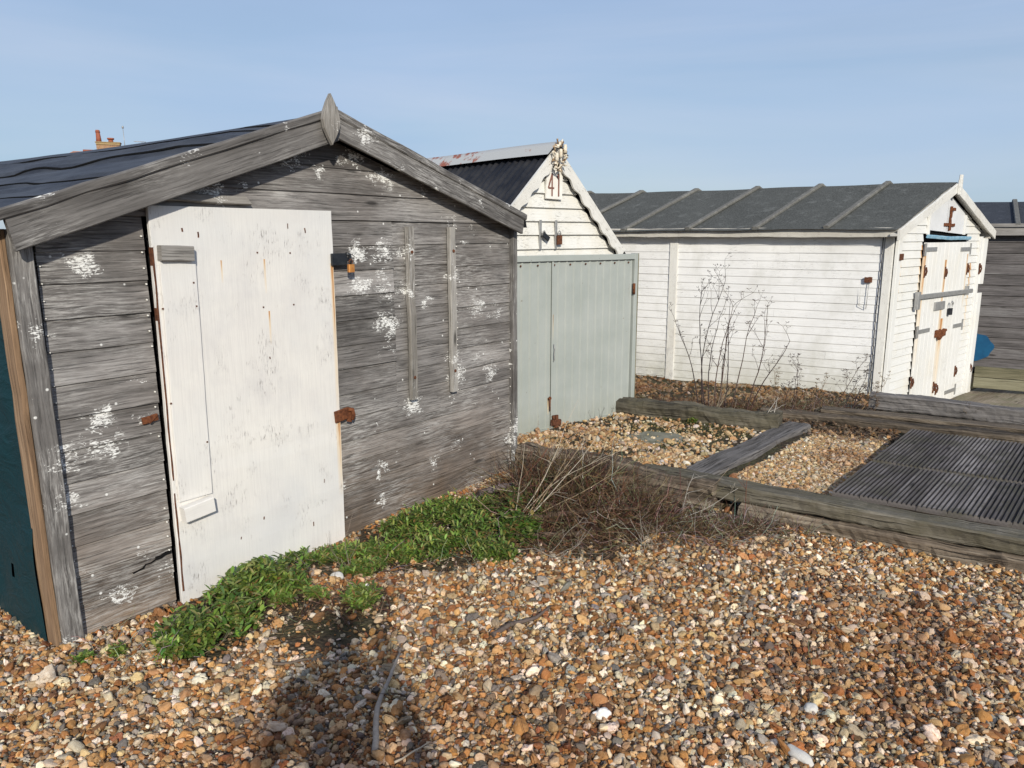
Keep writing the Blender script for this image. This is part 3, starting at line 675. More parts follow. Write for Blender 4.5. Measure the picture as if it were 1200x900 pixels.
for t0, r0, am in ((.20, .006, .03), (.34, .004, .05), (.60, .008, .03), (.93, .005, .04), (1.22, .004, .03)):
    m = MB(); y_ = -.10; pts = []
    while y_ < 4.5:
        t_ = t0 + am * math.sin(y_ * 1.3 + t0 * 9) + .012 * math.sin(y_ * 7 + t0 * 30); x_, yy, z_ = rfn(t_ / 1.56, (y_ + .115) / 4.7); pts.append((x_, yy, z_ + .002)); y_ += .12
    m.tube(pts, r0, r0 * .8, 5); m.build('fold_shade_line', M['black'], hut)  # thin black tubes stand in for shade along the sheet folds
# door
# slab
m = MB()
def doorslab(u, v):
    return
m.plank((.958, -.026, -.02), (.958, -.026, 1.716), (0, -1, 0), .935, .02, .06, .0006, .002)
# ragged upper edge sliver
door = m.build('door', M['door_paint'], hut)
m = MB(); m.plank((.589, -.042, .462), (.594, -.042, 1.50), (0, -1, 0), .158, .012, .1, .0004, .0015); m.build('cover_strip', M['door_paint'], door)
m = MB(); m.plank((.500, -.026, .05), (.494, -.026, 1.55), (0, -1, 0), .008, .024, .08, .0008, .001)
m.build('edge_strip', M['rust_dark'], hut)
m = MB(); m.plank((.512, -.055, 1.527), (.655, -.055, 1.522), (0, 0, 1), .035, .062, .05, .0006, .003); m.build('block', M['grey_plain'], door)
m = MB(); m.plank((.514, -.058, .405), (.655, -.058, .418), (0, .0, 1), .045, .068, .05, .0006, .003); m.build('block', M['door_paint'], door)
# boards over the door
m = MB(); m.plank((.50, -.028, 1.752), (.96, -.028, 1.748), (0, .3, 1), .02, .035, .06, .0015, .002, 0, .5, -.6); m.build('drip_board', M['batten_wood'], hut)
# nail/knot chips on the door
def chip(x, z, h_): return lambda q: q.plank((x, -.0368, z - h_), (x + random.uniform(-.004, .004), -.0368, z + h_), (0, -1, 0), random.uniform(.003, .007), .002, .01, .0006, .0005)
each('paint_chip', M['rust_dark'], door, [chip(x, z, random.uniform(.005, .012)) for (x, z) in ((.63, 1.62), (.70, 1.60), (1.16, 1.64), (1.26, 1.62), (.80, .20), (.93, .26), (1.22, .14), (1.02, 1.03), (1.30, .35))])
def nailhead(x, z): 
    y_ = -.0372 if x > .67 else -.0492
    return lambda q: q.box((x - .0035, y_ - .001, z - .0035), (x + .0035, y_ + .003, z + .0035))
each('nail', M['rust_dark'], door, [nailhead(x, z) for (x, z) in ((.985, 1.52), (1.165, 1.515), (1.0, 1.27), (1.17, 1.27), (.655, 1.40), (.51, 1.3), (.66, 1.3), (.51, .9), (.66, .7))])
# battens
for x0, zt, zb in ((1.975, 1.645, .665), (2.325, 1.645, .655)):
    m = MB(); m.plank((x0 + .003, -.030, zb), (x0 - .003, -.030, zt), (0, -1, 0), .05, .03, .08, .0012, .004); bb = m.build('window_batten', M['batten_wood'], hut)
    each('screw', M['rust_dark'], bb, [(lambda q, z=z: q.tube([(x0, -.044, z), (x0, -.049, z)], .011, .009, 8)) for z in (zt - .14, zb + .13)])
nl = []
def nail(x, z, r, y=-.010): nl.append(lambda q: q.tube([(x, y, z), (x, y - .006, z)], r, r * .7, 6))
for z in np.arange(.62, 1.66, .035):
    if random.random() < .55: nail(2.385 + random.uniform(-.003, .003), z, .0045)
for z in np.arange(.05, 1.55, .06):
    if random.random() < .8: nail(2.922, z, .0045)
for z in np.arange(-.05, 1.5, .064): nail(.077, z, .003)
for z in np.arange(.25, 1.62, .064):
    if random.random() < .7: nail(.465 + random.uniform(-.006, .004), z, .0045)
each('nail', M['sign_white'], hut, nl)
# hasps
m = MB(); m.plank((1.405, -.046, 1.478), (1.50, -.046, 1.478), (0, 0, 1), .014, .06, .1, 0, .004); m.tube([(1.495, -.05, 1.505), (1.515, -.055, 1.50), (1.52, -.055, 1.47), (1.515, -.055, 1.455)], .009, .009, 8)
m.build('hasp', M['black_metal'], door)
pk = empty('padlock', (-1.786, 2.79, 0), ANG, 'small rusted brass padlock hanging from the black hasp of the white plywood door', 'padlock')
m = MB(); m.plank((1.515, -.062, 1.412), (1.515, -.062, 1.452), (0, -1, 0), .038, .02, .1, 0, .006); m.build('body', M['brass'], pk)
m = MB(); m.tube([(1.504, -.062, 1.45), (1.504, -.062, 1.468), (1.515, -.062, 1.478), (1.526, -.062, 1.468), (1.526, -.062, 1.45)], .0035, .0035, 6); m.build('shackle', M['rust_dark'], pk)
m = MB(); m.plank((1.385, -.044, .672), (1.475, -.040, .680), (0, 0, 1), .012, .062, .02, .001, .004); m.tube([(1.47, -.045, .70), (1.492, -.055, .695), (1.50, -.055, .665), (1.495, -.05, .64)], .013, .010, 8)
m.plank((1.48, -.04, .63), (1.50, -.04, .70), (0, -1, 0), .03, .012, .02, .001, .003)
m.build('hasp', M['rust'], door)
m = MB(); m.plank((.395, -.020, .842), (.462, -.020, .848), (0, 0, 1), .008, .03, .015, .002, .002); m.plank((.42, -.026, .83), (.455, -.028, .862), (0, 0, 1), .006, .012, .02, .002, .002); m.build('latch', M['rust'], hut)
# crack and missing slivers in the lower boards
m = MB(); 
m.plank((.30, -.0125, .20), (.44, -.0135, .237), (0, 0, 1), .004, .006, .02, .003, .001); m.build('split', M['black'], hut)
m = MB(); m.plank((.40, -.0135, .232), (.470, -.0135, .240), (0, 0, 1), .004, .016, .02, .003, .001); m.build('split', M['black'], hut)

# green tarpaulin lashed down the left side
m = MB()
def tf(u, v):
    y = .055 + u * 4.4; z = 1.60 - v * (1.66 + .05 * math.sin(u * 9))
    w = .022 * mn.noise(Vector((y * 2.2, z * 1.2, 5))) + .010 * mn.noise(Vector((y * 8, z * 6, 2))) + .012 * math.sin(z * 5 + y)
    return (-.012 - abs(w) - .015 * v, y + .02 * mn.noise(Vector((y, z * 4, 9))), z)
m.grid(tf, 150, 60, (4.4, 1.6), hole=lambda u, v: ((u - .058) / .004) ** 2 + ((v - .80) / .016) ** 2 < 1)
tp = m.build('tarpaulin', M['tarp']); tp.location = hut.location; tp.rotation_euler = hut.rotation_euler
tag(tp, 'dark teal tarpaulin covering the left side of the weathered grey hut', 'tarpaulin')

# ------------------------------------------------------------------ HUT 41
A41 = math.atan2(.66, .752)
h41 = empty('beach_hut', (.078 - .66 * .12, 5.682 + .752 * .12, .05), A41, 'small white weatherboarded hut numbered 41 with scalloped bargeboards', 'beach hut')
R41 = .395; E41 = 1.42; HW = .775; SL = .735 / .75
r41 = lambda x: 2.13 - SL * abs(x - R41)
m = MB(); clad(m, -.35, 1.13, .0, .103, r41, y=0, th=.016, tiltv=.012, jit=.001, z1=2.2); m.build('front_wall', M['gable_white'], h41)
m = MB(); m.box((-.35, .02, 0), (1.13, .03, 1.4))
b = len(m.v); m.v += [(-.35, .025, 1.4), (1.13, .025, 1.4), (R41, .025, 2.10)]; m.face((b, b + 1, b + 2))
m.box((-.35, .02, 0), (-.33, 2.6, 1.38)); m.box((1.11, .03, 0), (1.13, 2.6, 1.38)); m.box((-.35, 2.6, 0), (1.13, 2.62, 1.38)); m.build('side_wall', M['white_trim'], h41)
def wavy(sd):
    m = MB(); N_ = 72; Lr = .80; b = len(m.v); up = Vector((sd * SL, 0, 1)).normalized(); ax = Vector((sd, 0, -SL)).normalized(); L = Lr * math.hypot(1, SL)
    for i in range(N_ + 1):
        t = L * i / N_; p = Vector((R41, -.07, 2.205)) + ax * t; w = .082 + .010 * math.sin(t * 2 * pi / .155)
        for dn, y in ((0, 0), (w, 0), (w, .018), (0, .018)): q = p - up * dn; m.v.append((q.x, q.y + y, q.z))
    for i in range(N_):
        for j in range(4):
            A_ = b + i * 4 + j; B_ = b + i * 4 + (j + 1) % 4; t = L * i / N_; t2 = L * (i + 1) / N_
            m.face((A_, B_, B_ + 4, A_ + 4) if sd > 0 else (A_ + 4, B_ + 4, B_, A_), [(t, j * .05), (t, j * .05 + .05), (t2, j * .05 + .05), (t2, j * .05)])
    m.face([b, b + 3, b + 2, b + 1]); m.face([b + N_ * 4 + j for j in range(4)])
    m.build('bargeboard', M['white_trim'], h41)
wavy(-1); wavy(1)
def corr(sd):
    m = MB()
    def f(u, v):
        t = u * .86; y = -.06 + v * 2.62; return (R41 + sd * t, y, 2.19 - SL * t + .012 * math.sin(y * 2 * pi / .076))
    m.grid(f, 6, 420, (1, 1)); m.build('roof', M['corr'], h41)
corr(-1); corr(1)
m = MB()
m.grid(lambda u, v: (R41 + (u - .5) * .22, -.08 + v * 2.68, 2.235 - abs(u - .5) * .20 + .003 * math.sin(v * 9)), 6, 30); m.build('ridge_cap', M['ridge'], h41)
m = MB(); m.plank((.315, -.028, 1.925), (.485, -.028, 1.92), (0, 0, 1), .014, .215, .1, 0, .002)
# the plate number
sg = m.build('number_plate', M['sign_white'], h41)
def digits(txt, x, z, h, w, mat, par, y, t=.012):
    m = MB()
    segs = {'4': [((.62, 0), (.62, 1)), ((.62, 1), (0, .36)), ((0, .36), (.95, .36))], '1': [((.5, 0), (.5, 1)), ((.5, 1), (.22, .82))]}
    for c in txt:
        for a, b_ in segs[c]: m.plank((x + a[0] * w, y, z + a[1] * h), (x + b_[0] * w, y, z + b_[1] * h), (0, -1, 0), t, .006, 1, 0, .001)
        x += w * 1.25
    return m.build('number', mat, par)
digits('41', .335, 1.838, .165, .062, M['numeral'], sg, -.037)
# straps and locks above the screen
for i, x in enumerate((.27, .435)):
    m = MB(); m.plank((x, -.02, 1.44), (x, -.02, 1.66), (0, -1, 0), .024, .008, .1, 0, .001); m.build('strap', M['steel'], h41)
for i, x in enumerate((.292, .455)):
    p = empty('padlock', tuple(h41.location), A41, ('black padlock hanging open from the left strap on hut 41', 'rounded brown padlock hanging from the right strap on hut 41')[i], 'padlock')
    m = MB()
    if i == 0: m.plank((x - .015, -.04, 1.555), (x + .045, -.04, 1.515), (0, -1, 0), .04, .022, .1, 0, .006)
    else: m.plank((x, -.04, 1.475), (x, -.04, 1.545), (0, -1, 0), .048, .024, .1, 0, .012)
    m.build('body', M['black_metal' if i == 0 else 'rust_dark'], p)
    m = MB(); m.tube([(x - .018, -.04, 1.545), (x - .014, -.04, 1.572), (x, -.04, 1.58), (x + .012, -.04, 1.568), (x + .014, -.04, 1.545)], .004, .004, 6); m.build('shackle', M['steel'], p)
# wreath of shells and rope hung on the apex
m = MB()
for i in range(46):
    a = 2 * pi * i / 46; r = .068 + random.uniform(-.016, .018)
    c = Vector((R41 - .01 + r * math.cos(a) * .85, -.105 + random.uniform(-.015, .015), 2.125 + r * 1.35 * math.sin(a)))
    d = Vector((random.gauss(0, 1), random.gauss(0, .6), random.gauss(0, 1))).normalized()
    m.tube([c - d * .018, c, c + d * .02], random.uniform(.006, .013), .003, 5, mi=0 if random.random() < .62 else 1)
for (x, z) in ((-.015, .02), (.03, .055), (-.055, -.01)):
    c = Vector((R41 + x, -.12, 2.125 + z)); m.tube([c + Vector((0, 0, .03)), c, c - Vector((0, 0, .03))], .012, .016, 7, mi=0)
w_ = m.build('shell_wreath', [M['rope'], M['brown_shell']]); w_.location = h41.location; w_.rotation_euler = h41.rotation_euler
tag(w_, 'ring of cream shells and rope hung at the peak of hut 41', 'wreath')

# ------------------------------------------------------------------ grey green steel screen
scr = empty('steel_screen', (.078, 5.682, .05), A41, 'grey green steel sheet double screen standing in front of hut 41', 'screen')
m = MB()
def ribs(x0, x1, z0, z1, y=-.0):
    xs_ = []; x = x0; 
    while x < x1 - .02:
        xs_ += [(x, 0), (x + .052, 0), (x + .058, -.008), (x + .070, -.008), (x + .076, 0)]; x += .086
    xs_ = [(a, b) for a, b in xs_ if a < x1] + [(x1, 0)]
    b = len(m.v)
    for a, d in xs_: m.v += [(a, y + d, z0), (a, y + d, z1)]
    for i in range(len(xs_) - 1): m.face((b + 2 * i, b + 2 * i + 2, b + 2 * i + 3, b + 2 * i + 1))
ribs(-.33, .292, .02, 1.36); p1 = m.build('panel', M['steel_green'], scr)
m = MB(); ribs(.306, 1.235, .02, 1.36); p2 = m.build('panel', M['steel_green'], scr)
m = MB(); m.plank((-.33, -.008, 1.378), (1.24, -.008, 1.372), (0, 0, 1), .03, .045, .3, .0005, .002); m.build('top_rail', M['steel_green'], scr)
m = MB(); m.plank((-.33, -.010, .035), (1.24, -.008, .03), (0, 0, 1), .026, .05, .3, .0005, .002); m.build('bottom_rail', M['steel_green'], scr)
m = MB(); m.plank((1.262, -.0, .0), (1.262, -.0, 1.398), (0, -1, 0), .042, .05, .3, .0005, .003); m.build('frame_post', M['steel_green'], scr)
m = MB(); m.plank((1.296, .012, -.02), (1.296, .012, 1.398), (0, -1, 0), .026, .05, .3, .0005, .003); m.build('frame_post', M['green_board'], scr)
m = MB(); m.plank((.299, -.010, .02), (.299, -.010, 1.36), (0, -1, 0), .018, .008, .3, .0003, .001); m.build('meeting_strip', M['steel_green'], scr)
m = MB(); m.box((-.33, .012, .0), (1.25, .11, 1.35)); m.build('backing', M['black'], scr)
each('screw', M['rust_dark'], scr, [(lambda q, x=x: q.tube([(x, -.008, 1.325), (x, -.014, 1.325)], .008, .006, 7)) for x in np.arange(-.2, 1.23, .172)])
m = MB(); m.tube([(.27, -.02, .30), (.27, -.028, .30)], .016, .012, 8); m.tube([(.272, -.02, .30), (.270, -.022, .25), (.274, -.02, .20)], .006, .005, 6); m.build('bolt', M['rust'], scr)
m = MB(); m.tube([(.30, -.03, .16), (.305, -.035, .13)], .012, .012, 6); m.plank((.33, -.035, .06), (.33, -.035, .16), (0, -1, 0), .03, .02, .03, .002, .003); m.plank((.285, -.03, .105), (.375, -.03, .095), (0, 0, 1), .03, .05, .03, .002, .008); m.build('latch', [M['rust_dark']], scr)
m = MB(); m.tube([(.315, -.012, .72), (.32, -.02, .68), (.312, -.02, .64), (.318, -.018, .60), (.313, -.012, .585)], .004, .004, 6); m.build('hook', M['steel'], scr)
m = MB(); m.tube([(1.235, -.026, 1.06), (1.235, -.026, 1.15)], .012, .012, 8); m.build('hinge', M['rust'], scr)

# ------------------------------------------------------------------ LONG WHITE HUT
AW = math.atan2(.676, .737)
CWx, CWy = 3.483, 7.084
wh = empty('beach_hut', (CWx, CWy, 0), AW, 'long white hut with grey felt roof and double doors at its gable end', 'beach hut')
KX, KY = (-.8676 * .737 + .4972 * .676), (.8676 * .676 + .4972 * .737)      # depth axis in the hut's own frame (plan is not square)
def SK(p): return (p[0] + p[1] * KX, p[1] * KY, p[2])
class MW(MB):
    """same collector, points given as (along front, depth, height)"""
    def build(s, name, mats, parent=None, usecol=False):
        s.v = [SK(p) for p in s.v]; return MB.build(s, name, mats, parent, usecol)
FW = 2.30; ER = 1.63; RR = 2.06; RXW = 1.17
rw = lambda x: ER - .0 + (RR - ER) * (1 - abs(x - RXW) / RXW) - .02 * (x / FW)
def skw(z):
    if z < 1.60: return [(.62, 1.88)]
    if z < 2.2: return [(.70, 1.70)]
    return []
m = MW(); clad(m, .07, FW - .06, -.25, .0775, rw, y=0, th=.012, tiltv=.007, jit=.0006, skip=skw, z1=2.1); m.build('front_wall', M['white_front'], wh)
# long wall, boards of uneven fade
m = MW(); z = -.05; DL = 5.0
while z < 1.62:
    for a, b_ in ((.09, 2.02), (2.10, DL)):
        cuts = [a] + sorted(random.uniform(a + .3, b_ - .3) for _ in range(1 if random.random() < .55 else 0) if b_ - a > .7) + [b_]
        for p_, q_ in zip(cuts[:-1], cuts[1:]):
            m.plank((random.uniform(-.001, .001), p_ + .001, z + .042), (random.uniform(-.001, .001), q_ - .001, z + .042 + random.gauss(0, .0015)), (.085, 0, 1), .011, .082, .3, .0009, .0025)
    z += .0775
m.build('long_wall', M['white_side'], wh)
m = MW(); m.box((.015, .03, -.25), (FW, DL, 1.6)); b = len(m.v); m.v += [(0, .02, 1.55), (FW, .02, 1.55), (RXW, .02, 2.04)]; m.face((b, b + 1, b + 2)); m.build('gap_shade_backing', M['black'], wh)  # black box inside, painted as the shade behind boards and doors
for k_, (x, y, w, t, z0) in enumerate(((-.012, 2.06, .085, .02, -.08), (-.010, .045, .07, .03, -.08))):
    m = MW(); m.plank((x, y, z0), (x, y, 1.60), (-1, 0, 0), w, t, .4, .0005, .003); m.build('wall_trim', M['white_trim'], wh)
m = MW(); m.plank((.035, -.012, -.12), (.045, -.012, 1.62), (0, -1, 0), .085, .03, .4, .0005, .003); m.build('corner_board', M['white_front'], wh)
m = MW(); m.plank((FW - .03, -.012, -.24), (FW - .03, -.012, 1.58), (0, -1, 0), .07, .03, .4, .0005, .003); m.build('corner_board', M['white_front'], wh)
# two flaps of board standing off the far corner
for z0, z1, w, xo in ((1.06, 1.56, .13, .055), (-.20, .96, .12, .045)):
    m = MW(); m.plank((FW + xo, -.03, z0), (FW + xo + .01, -.03, z1), (0, -1, 0), w, .022, .3, .0008, .003); m.build('side_flap', M['white_front'], wh)
# cable down the near corner
m = MW(); m.tube([(-.02, .10, 1.58), (-.022, .095, 1.3), (-.02, .105, .9), (-.022, .10, .5), (-.02, .105, -.02)], .004, .004, 5); m.build('cable', M['black_metal'], wh)
# roof felt and battens
def wslope(sd, t, y):
    return (RXW + sd * t, y, 2.105 - .345 * t + .008 * math.sin(y * 1.3 + 1) - .004 * y * 0 + .004 * math.sin(y * 5 + t * 3))
for sd in (-1, 1):
    m = MW(); m.grid(lambda u, v: wslope(sd, u * 1.345, -.07 + v * (DL + .15)), 14, 60, (1.4, 5)); m.build('roof', M['felt_grey'], wh)
for dpt in (.55, 1.2, 1.86, 2.55, 3.22, 3.9, 4.6):
    m = MW()
    for sd in (-1, 1):
        a = Vector(wslope(sd, .0, dpt)); b_ = Vector(wslope(sd, 1.34, dpt - .02)); m.plank(a + Vector((0, 0, .016)), b_ + Vector((0, 0, .016)), (0, 0, 1), .05, .03, .2, .0006, .010)
    m.build('roof_batten', M['felt_batten'], wh)
m = MW()
for i in range(24):
    pass
m.plank((-.115, -.06, 1.618), (-.115, DL + .1, 1.618), (0, 0, 1), .025, .085, .10, .0025, .003); fs = m.build('fascia_board', M['fascia'], wh)
m = MW(); m.plank((-.06, -.05, 1.583), (-.06, DL + .1, 1.583), (0, 0, 1), .10, .012, .5, 0, .001); m.build('soffit', M['white_trim'], wh)
m = MW(); m.plank((FW + .115, -.06, 1.60), (FW + .115, DL + .1, 1.60), (0, 0, 1), .025, .085, .3, .001, .003); m.build('fascia_board', M['fascia'], wh)
for sd in (-1, 1):
    sl = -.345 * sd; L = math.hypot(1, sl); up = (-sl / L, 0, 1 / L)
    xe = RXW + sd * 1.33; m = MW()
    zc = lambda x: 2.055 - .345 * abs(x - RXW)
    a, b_ = ((xe, -.075, zc(xe)), (RXW, -.075, zc(RXW))) if sd < 0 else ((RXW, -.075, zc(RXW)), (xe, -.075, zc(xe)))
    if sd < 0: m.plank(a, b_, up, .022, .088, .12, .0015, .003, 0, .2, sl)
    else: m.plank(a, b_, up, .022, .088, .12, .0015, .003, 0, sl, -.2)
    ob = m.build('bargeboard', M['white_trim'], wh)
    m = MW()
    a, b_ = ((xe, -.035, zc(xe)), (RXW, -.035, zc(RXW))) if sd < 0 else ((RXW, -.035, zc(RXW)), (xe, -.035, zc(xe)))
    m.plank(a, b_, up, .06, .02, .3, 0, .002); m.build('soffit', M['white_trim'], wh)
m = MW(); m.plank((RXW, -.10, 1.99), (RXW, -.10, 2.13), (0, -1, 0), .05, .03, .03, .0008, .006); m.plank((RXW, -.10, 2.13), (RXW + .005, -.10, 2.18), (0, -1, 0), .035, .028, .03, .0008, .01); m.build('finial', M['white_trim'], wh)
# loft hatch
m = MW(); zl = 1.625
b = len(m.v); P_ = [(.76, zl), (1.30, zl), (1.30, 1.965), (.76, 1.80)]
for q_, P_ in enumerate(([(.72, zl + .02), (1.236, zl), (1.166, 2.005), (.72, 1.85)], [(1.174, zl), (1.68, zl - .02), (1.68, 1.83), (1.174, 2.005)])):
    m = MW(); b = 0; m.v = [(x, -.012, z) for x, z in P_] + [(x, .01, z) for x, z in P_]
    m.face((0, 1, 2, 3), [(x, z) for x, z in P_]); 
    for i in range(4): j = (i + 1) % 4; m.face((i, i + 4, j + 4, j), [(0, 0)] * 4)
    m.build('loft_hatch', M['hatch'], wh)
for x in (.70, 1.70):
    m = MW(); m.plank((x, -.016, 1.60), (x, -.016, 1.80), (0, -1, 0), .035, .02, .3, .001, .002); m.build('hatch_trim', M['white_front'], wh)
m = MW(); m.plank((1.10, -.02, 1.70), (1.38, -.02, 1.695), (0, 0, 1), .012, .03, .02, .002, .002); m.plank((1.25, -.022, 1.64), (1.25, -.022, 1.88), (0, -1, 0), .05, .008, .02, .002, .002); m.plank((1.23, -.03, 1.85), (1.32, -.03, 1.85), (0, 0, 1), .02, .03, .02, .002, .002); m.build('hatch_hasp', M['rust'], wh)
m = MW(); m.plank((.66, -.030, 1.585), (1.25, -.032, 1.565), (0, -.3, 1), .022, .034, .05, .0012, .004); m.plank((1.25, -.032, 1.565), (1.86, -.030, 1.565), (0, -.3, 1), .022, .034, .05, .0012, .004); m.build('drip_board', M['blue'], wh)
# doors
drs = []
for x0, x1 in ((.635, 1.255), (1.265, 1.885)):
    m = MW(); n_ = 6; w_ = (x1 - x0) / n_
    for i in range(n_):
        m.plank((x0 + w_ * (i + .5), -.020, -.14 - .04 * (x0 > 1)), (x0 + w_ * (i + .5), -.020 - random.uniform(0, .002), 1.525), (0, -1, 0), w_ - .003, .022, .4, .0004, .004)
    d_ = m.build('door', M['white_door'], wh); drs.append(d_)
def tee(x, z, sd, mat, par, L=.24):
    m = MW(); m.plank((x, -.036, z), (x + sd * L, -.036, z + (.0 if sd > 0 else .0)), (0, 0, 1), .006, .042, .1, 0, .002); m.plank((x - sd * .012, -.036, z - .06), (x - sd * .012, -.036, z + .06), (0, -1, 0), .03, .008, .1, 0, .002)
    m.build('strap_hinge', M[mat], par)
tee(.64, 1.46, 1, 'steel', drs[0], .28); tee(1.88, 1.45, -1, 'steel', drs[1], .28)
tee(.64, .66, 1, 'steel', drs[0], .30); tee(1.88, .64, -1, 'steel', drs[1], .26)
tee(1.88, -.08, -1, 'steel', drs[1], .30)
def butt(x, z, par, y=-.03):
    m = MW(); m.plank((x, y - .005, z - .06), (x, y - .005, z + .06), (0, -1, 0), .026, .010, .02, .003, .003); m.tube([(x + .02, y - .01, z - .04), (x + .04, y - .012, z), (x + .02, y - .01, z + .04)], .007, .007, 6); m.build('hinge', M['rust_dark'], par)
butt(.655, 1.25, drs[0]); butt(1.21, 1.22, drs[0]); butt(1.86, 1.24, drs[1]); butt(1.30, .0, drs[1]); butt(1.22, .03, drs[0]); butt(.60, .16, wh); butt(1.83, .13, drs[1]); butt(2.26, 1.23, wh); butt(2.32, .10, wh); 
m = MW(); m.plank((.03, -.035, 1.40), (.10, -.035, 1.40), (0, 0, 1), .01, .06, .02, .002, .002); m.build('bracket', M['rust_dark'], wh)
m = MW(); m.plank((-.03, .16, 1.19), (-.03, .22, 1.19), (0, 0, 1), .02, .05, .02, .002, .002); m.build('bracket', M['rust_dark'], wh)
m = MW(); m.tube([(-.03, .25, 1.15), (-.03, .25, .95), (-.03, .19, .92), (-.03, .18, 1.17)], .003, .003, 5); m.build('wire_hook', M['steel'], wh)
# locking bar
m = MW(); m.plank((.52, -.055, 1.01), (2.02, -.055, 1.00), (0, 0, 1), .02, .045, .3, 0, .003); bar = m.build('locking_bar', M['steel'], wh)
for x in (.52, 1.88):
    m = MW(); m.plank((x, -.045, .96 - .07 * (x < 1)), (x, -.045, 1.06), (0, -1, 0), .06 if x < 1 else .05, .035, .1, 0, .004); m.build('bracket', M['steel'], bar)
m = MW(); m.plank((1.0, -.04, .89), (1.26, -.04, .89), (0, 0, 1), .02, .085, .1, 0, .004); m.build('lock_plate', M['steel'], drs[0])
m = MW(); m.plank((1.10, -.045, .60), (1.34, -.045, .60), (0, 0, 1), .03, .07, .02, .006, .006); m.plank((1.15, -.06, .55), (1.32, -.06, .63), (0, 0, 1), .03, .03, .02, .004, .006); m.build('hasp', M['rust'], drs[0])
pl = empty('padlock', (CWx, CWy, 0), AW, 'steel padlock under the locking bar on the double doors of the long white hut', 'padlock')
m = MW(); m.plank((1.40, -.06, .78), (1.40, -.06, .85), (0, -1, 0), .055, .03, .1, 0, .008); m.build('body', M['black_metal'], pl)
m = MW(); m.tube([(1.375, -.07, .85), (1.375, -.07, .90), (1.40, -.07, .92), (1.425, -.07, .90), (1.425, -.07, .85)], .008, .008, 6); m.build('shackle', M['steel'], pl)
# threshold
m = MW(); m.plank((.1, -.02, -.17), (FW, -.02, -.25), (0, 0, 1), .05, .06, .3, .001, .004); m.build('threshold', M['white_front'], wh)
m = MW()
m.box((FW - .02, .0, -.25), (FW, DL, 1.58)); m.box((0, DL - .02, -.2), (FW, DL, 1.58)); m.build('rear_wall', M['white_side'], wh)

# ------------------------------------------------------------------ DARK HUT beyond
AD = math.atan2(-.4972, .8676)
dh = empty('beach_hut', (6.7 - .8676 * 5, 9.9 + .4972 * 5, 0), AD, 'dark timber hut at the right edge with a blue patch on its wall', 'beach hut')
m = MB(); z = -.14; 
while z < 1.62:
    m.plank((0, 0, z + .07), (8, 0, z + .07 + random.gauss(0, .002)), (0, .09, 1), .016, .148, .4, .001, .002); z += .137
m.build('long_wall', M['dark_hutwood'], dh)
m = MB(); m.box((0, .02, -.2), (8, 2.6, 1.62)); m.build('gap_shade_backing', M['black'], dh)  # black core, shade between the boards put in as colour
m = MB(); m.plank((-.1, -.12, 1.665), (8.1, -.12, 1.665), (0, 0, 1), .025, .15, .3, .001, .003); m.build('fascia_board', M['grey_plain'], dh)
for sd in (-1, 1):
    m = MB(); m.grid(lambda u, v: (-.15 + 8.3 * v, 1.3 + sd * u * 1.45, 2.06 - .25 * u * 1.45 + .004 * math.sin(v * 40)), 8, 60); m.build('roof', M['felt_dark'], dh)
for x in np.arange(.81, 8, .98):
    m = MB(); 
    for sd in (-1, 1): m.plank((x, 1.3, 2.078), (x, 1.3 + sd * 1.43, 2.078 - .25 * 1.43), (0, 0, 1), .06, .035, .3, 0, .01)
    m.build('roof_batten', M['felt_batten'], dh)
m = MB(); c0 = 4.37
ring = [(c0 + .26 * math.cos(a) * (1 + .05 * math.sin(7 * a + 1)), .13 + .19 * math.sin(a) * (1 + .05 * math.sin(9 * a))) for a in np.linspace(0, 2 * pi, 40, endpoint=False)]
m.v = [(x, -.024, z) for x, z in ring]; m.face(range(40)[::-1] if 0 else list(range(40))); m.build('painted_patch', M['blue_graffiti'], dh)
rb = MB()
rb_o = empty('retaining_board', (5.47, 8.56, 0), AD, 'low greened timber board wall at the foot of the dark hut', 'low wall')
m = MB()
for i in range(2): m.plank((-.20, 0, -.06 + i * .125), (3.6, 0, -.06 + i * .125), (0, 0, 1), .04, .12, .3, .001, .003)
m.build('board', M['green_board'], rb_o)

# ------------------------------------------------------------------ sleepers
def sleeper(label, a, b, up, w, h, mat, rough=.004, bev=.012, sa=0, sb=0, seg=.05, cat='railway sleeper', name='timber_sleeper'):
    a = Vector(a); b = Vector(b); c = (a + b) / 2
    m = MB(); m.plank(a - c, b - c, up, w, h, seg * .6, .0006, bev, 0, sa, sb, rough=rough * 1.25)
    o = m.build(name, M[mat]); o.location = c; tag(o, label, cat); return o
U = Vector((.823, -.568, 0)); V_ = Vector((.568, .823, 0))
def L2(t, d, z):  # along / behind the front line of sleepers, from (2.45,3.50)
    p = Vector((2.45, 3.50, 0)) + U * t + V_ * d; return (p.x, p.y, z)
sleeper('long mossy upper sleeper edging the ridged decking', L2(-2.02, .075, .112), L2(2.4, .045, .125), (0, 0, 1), .155, .088, 'sleeper_green', .003, .010)
sleeper('long pale brown split sleeper lying under the mossy one beside the pebbles', L2(-1.35, .065, .005), L2(2.4, .035, .018), (0, 0, 1), .19, .125, 'sleeper_pale', .007, .02)
sleeper('short rotten pale sleeper with rounded end beside the dead brush', L2(-2.92, .035, .075), L2(-1.50, .0, .075), (0, .1, 1), .17, .19, 'sleeper_pale', .009, .03)
sleeper('smooth grey sleeper lying slantwise left of the gravel bed', (1.10, 4.55, .098), (2.27, 5.90, .102), (0, 0, 1), .19, .09, 'sleeper_grey', .003, .012)
sleeper('thick green weathered sleeper in front of the long white hut wall', (.80, 6.55, .12), (2.08, 5.79, .13), (0, 0, 1), .19, .22, 'sleeper_green', .008, .035)
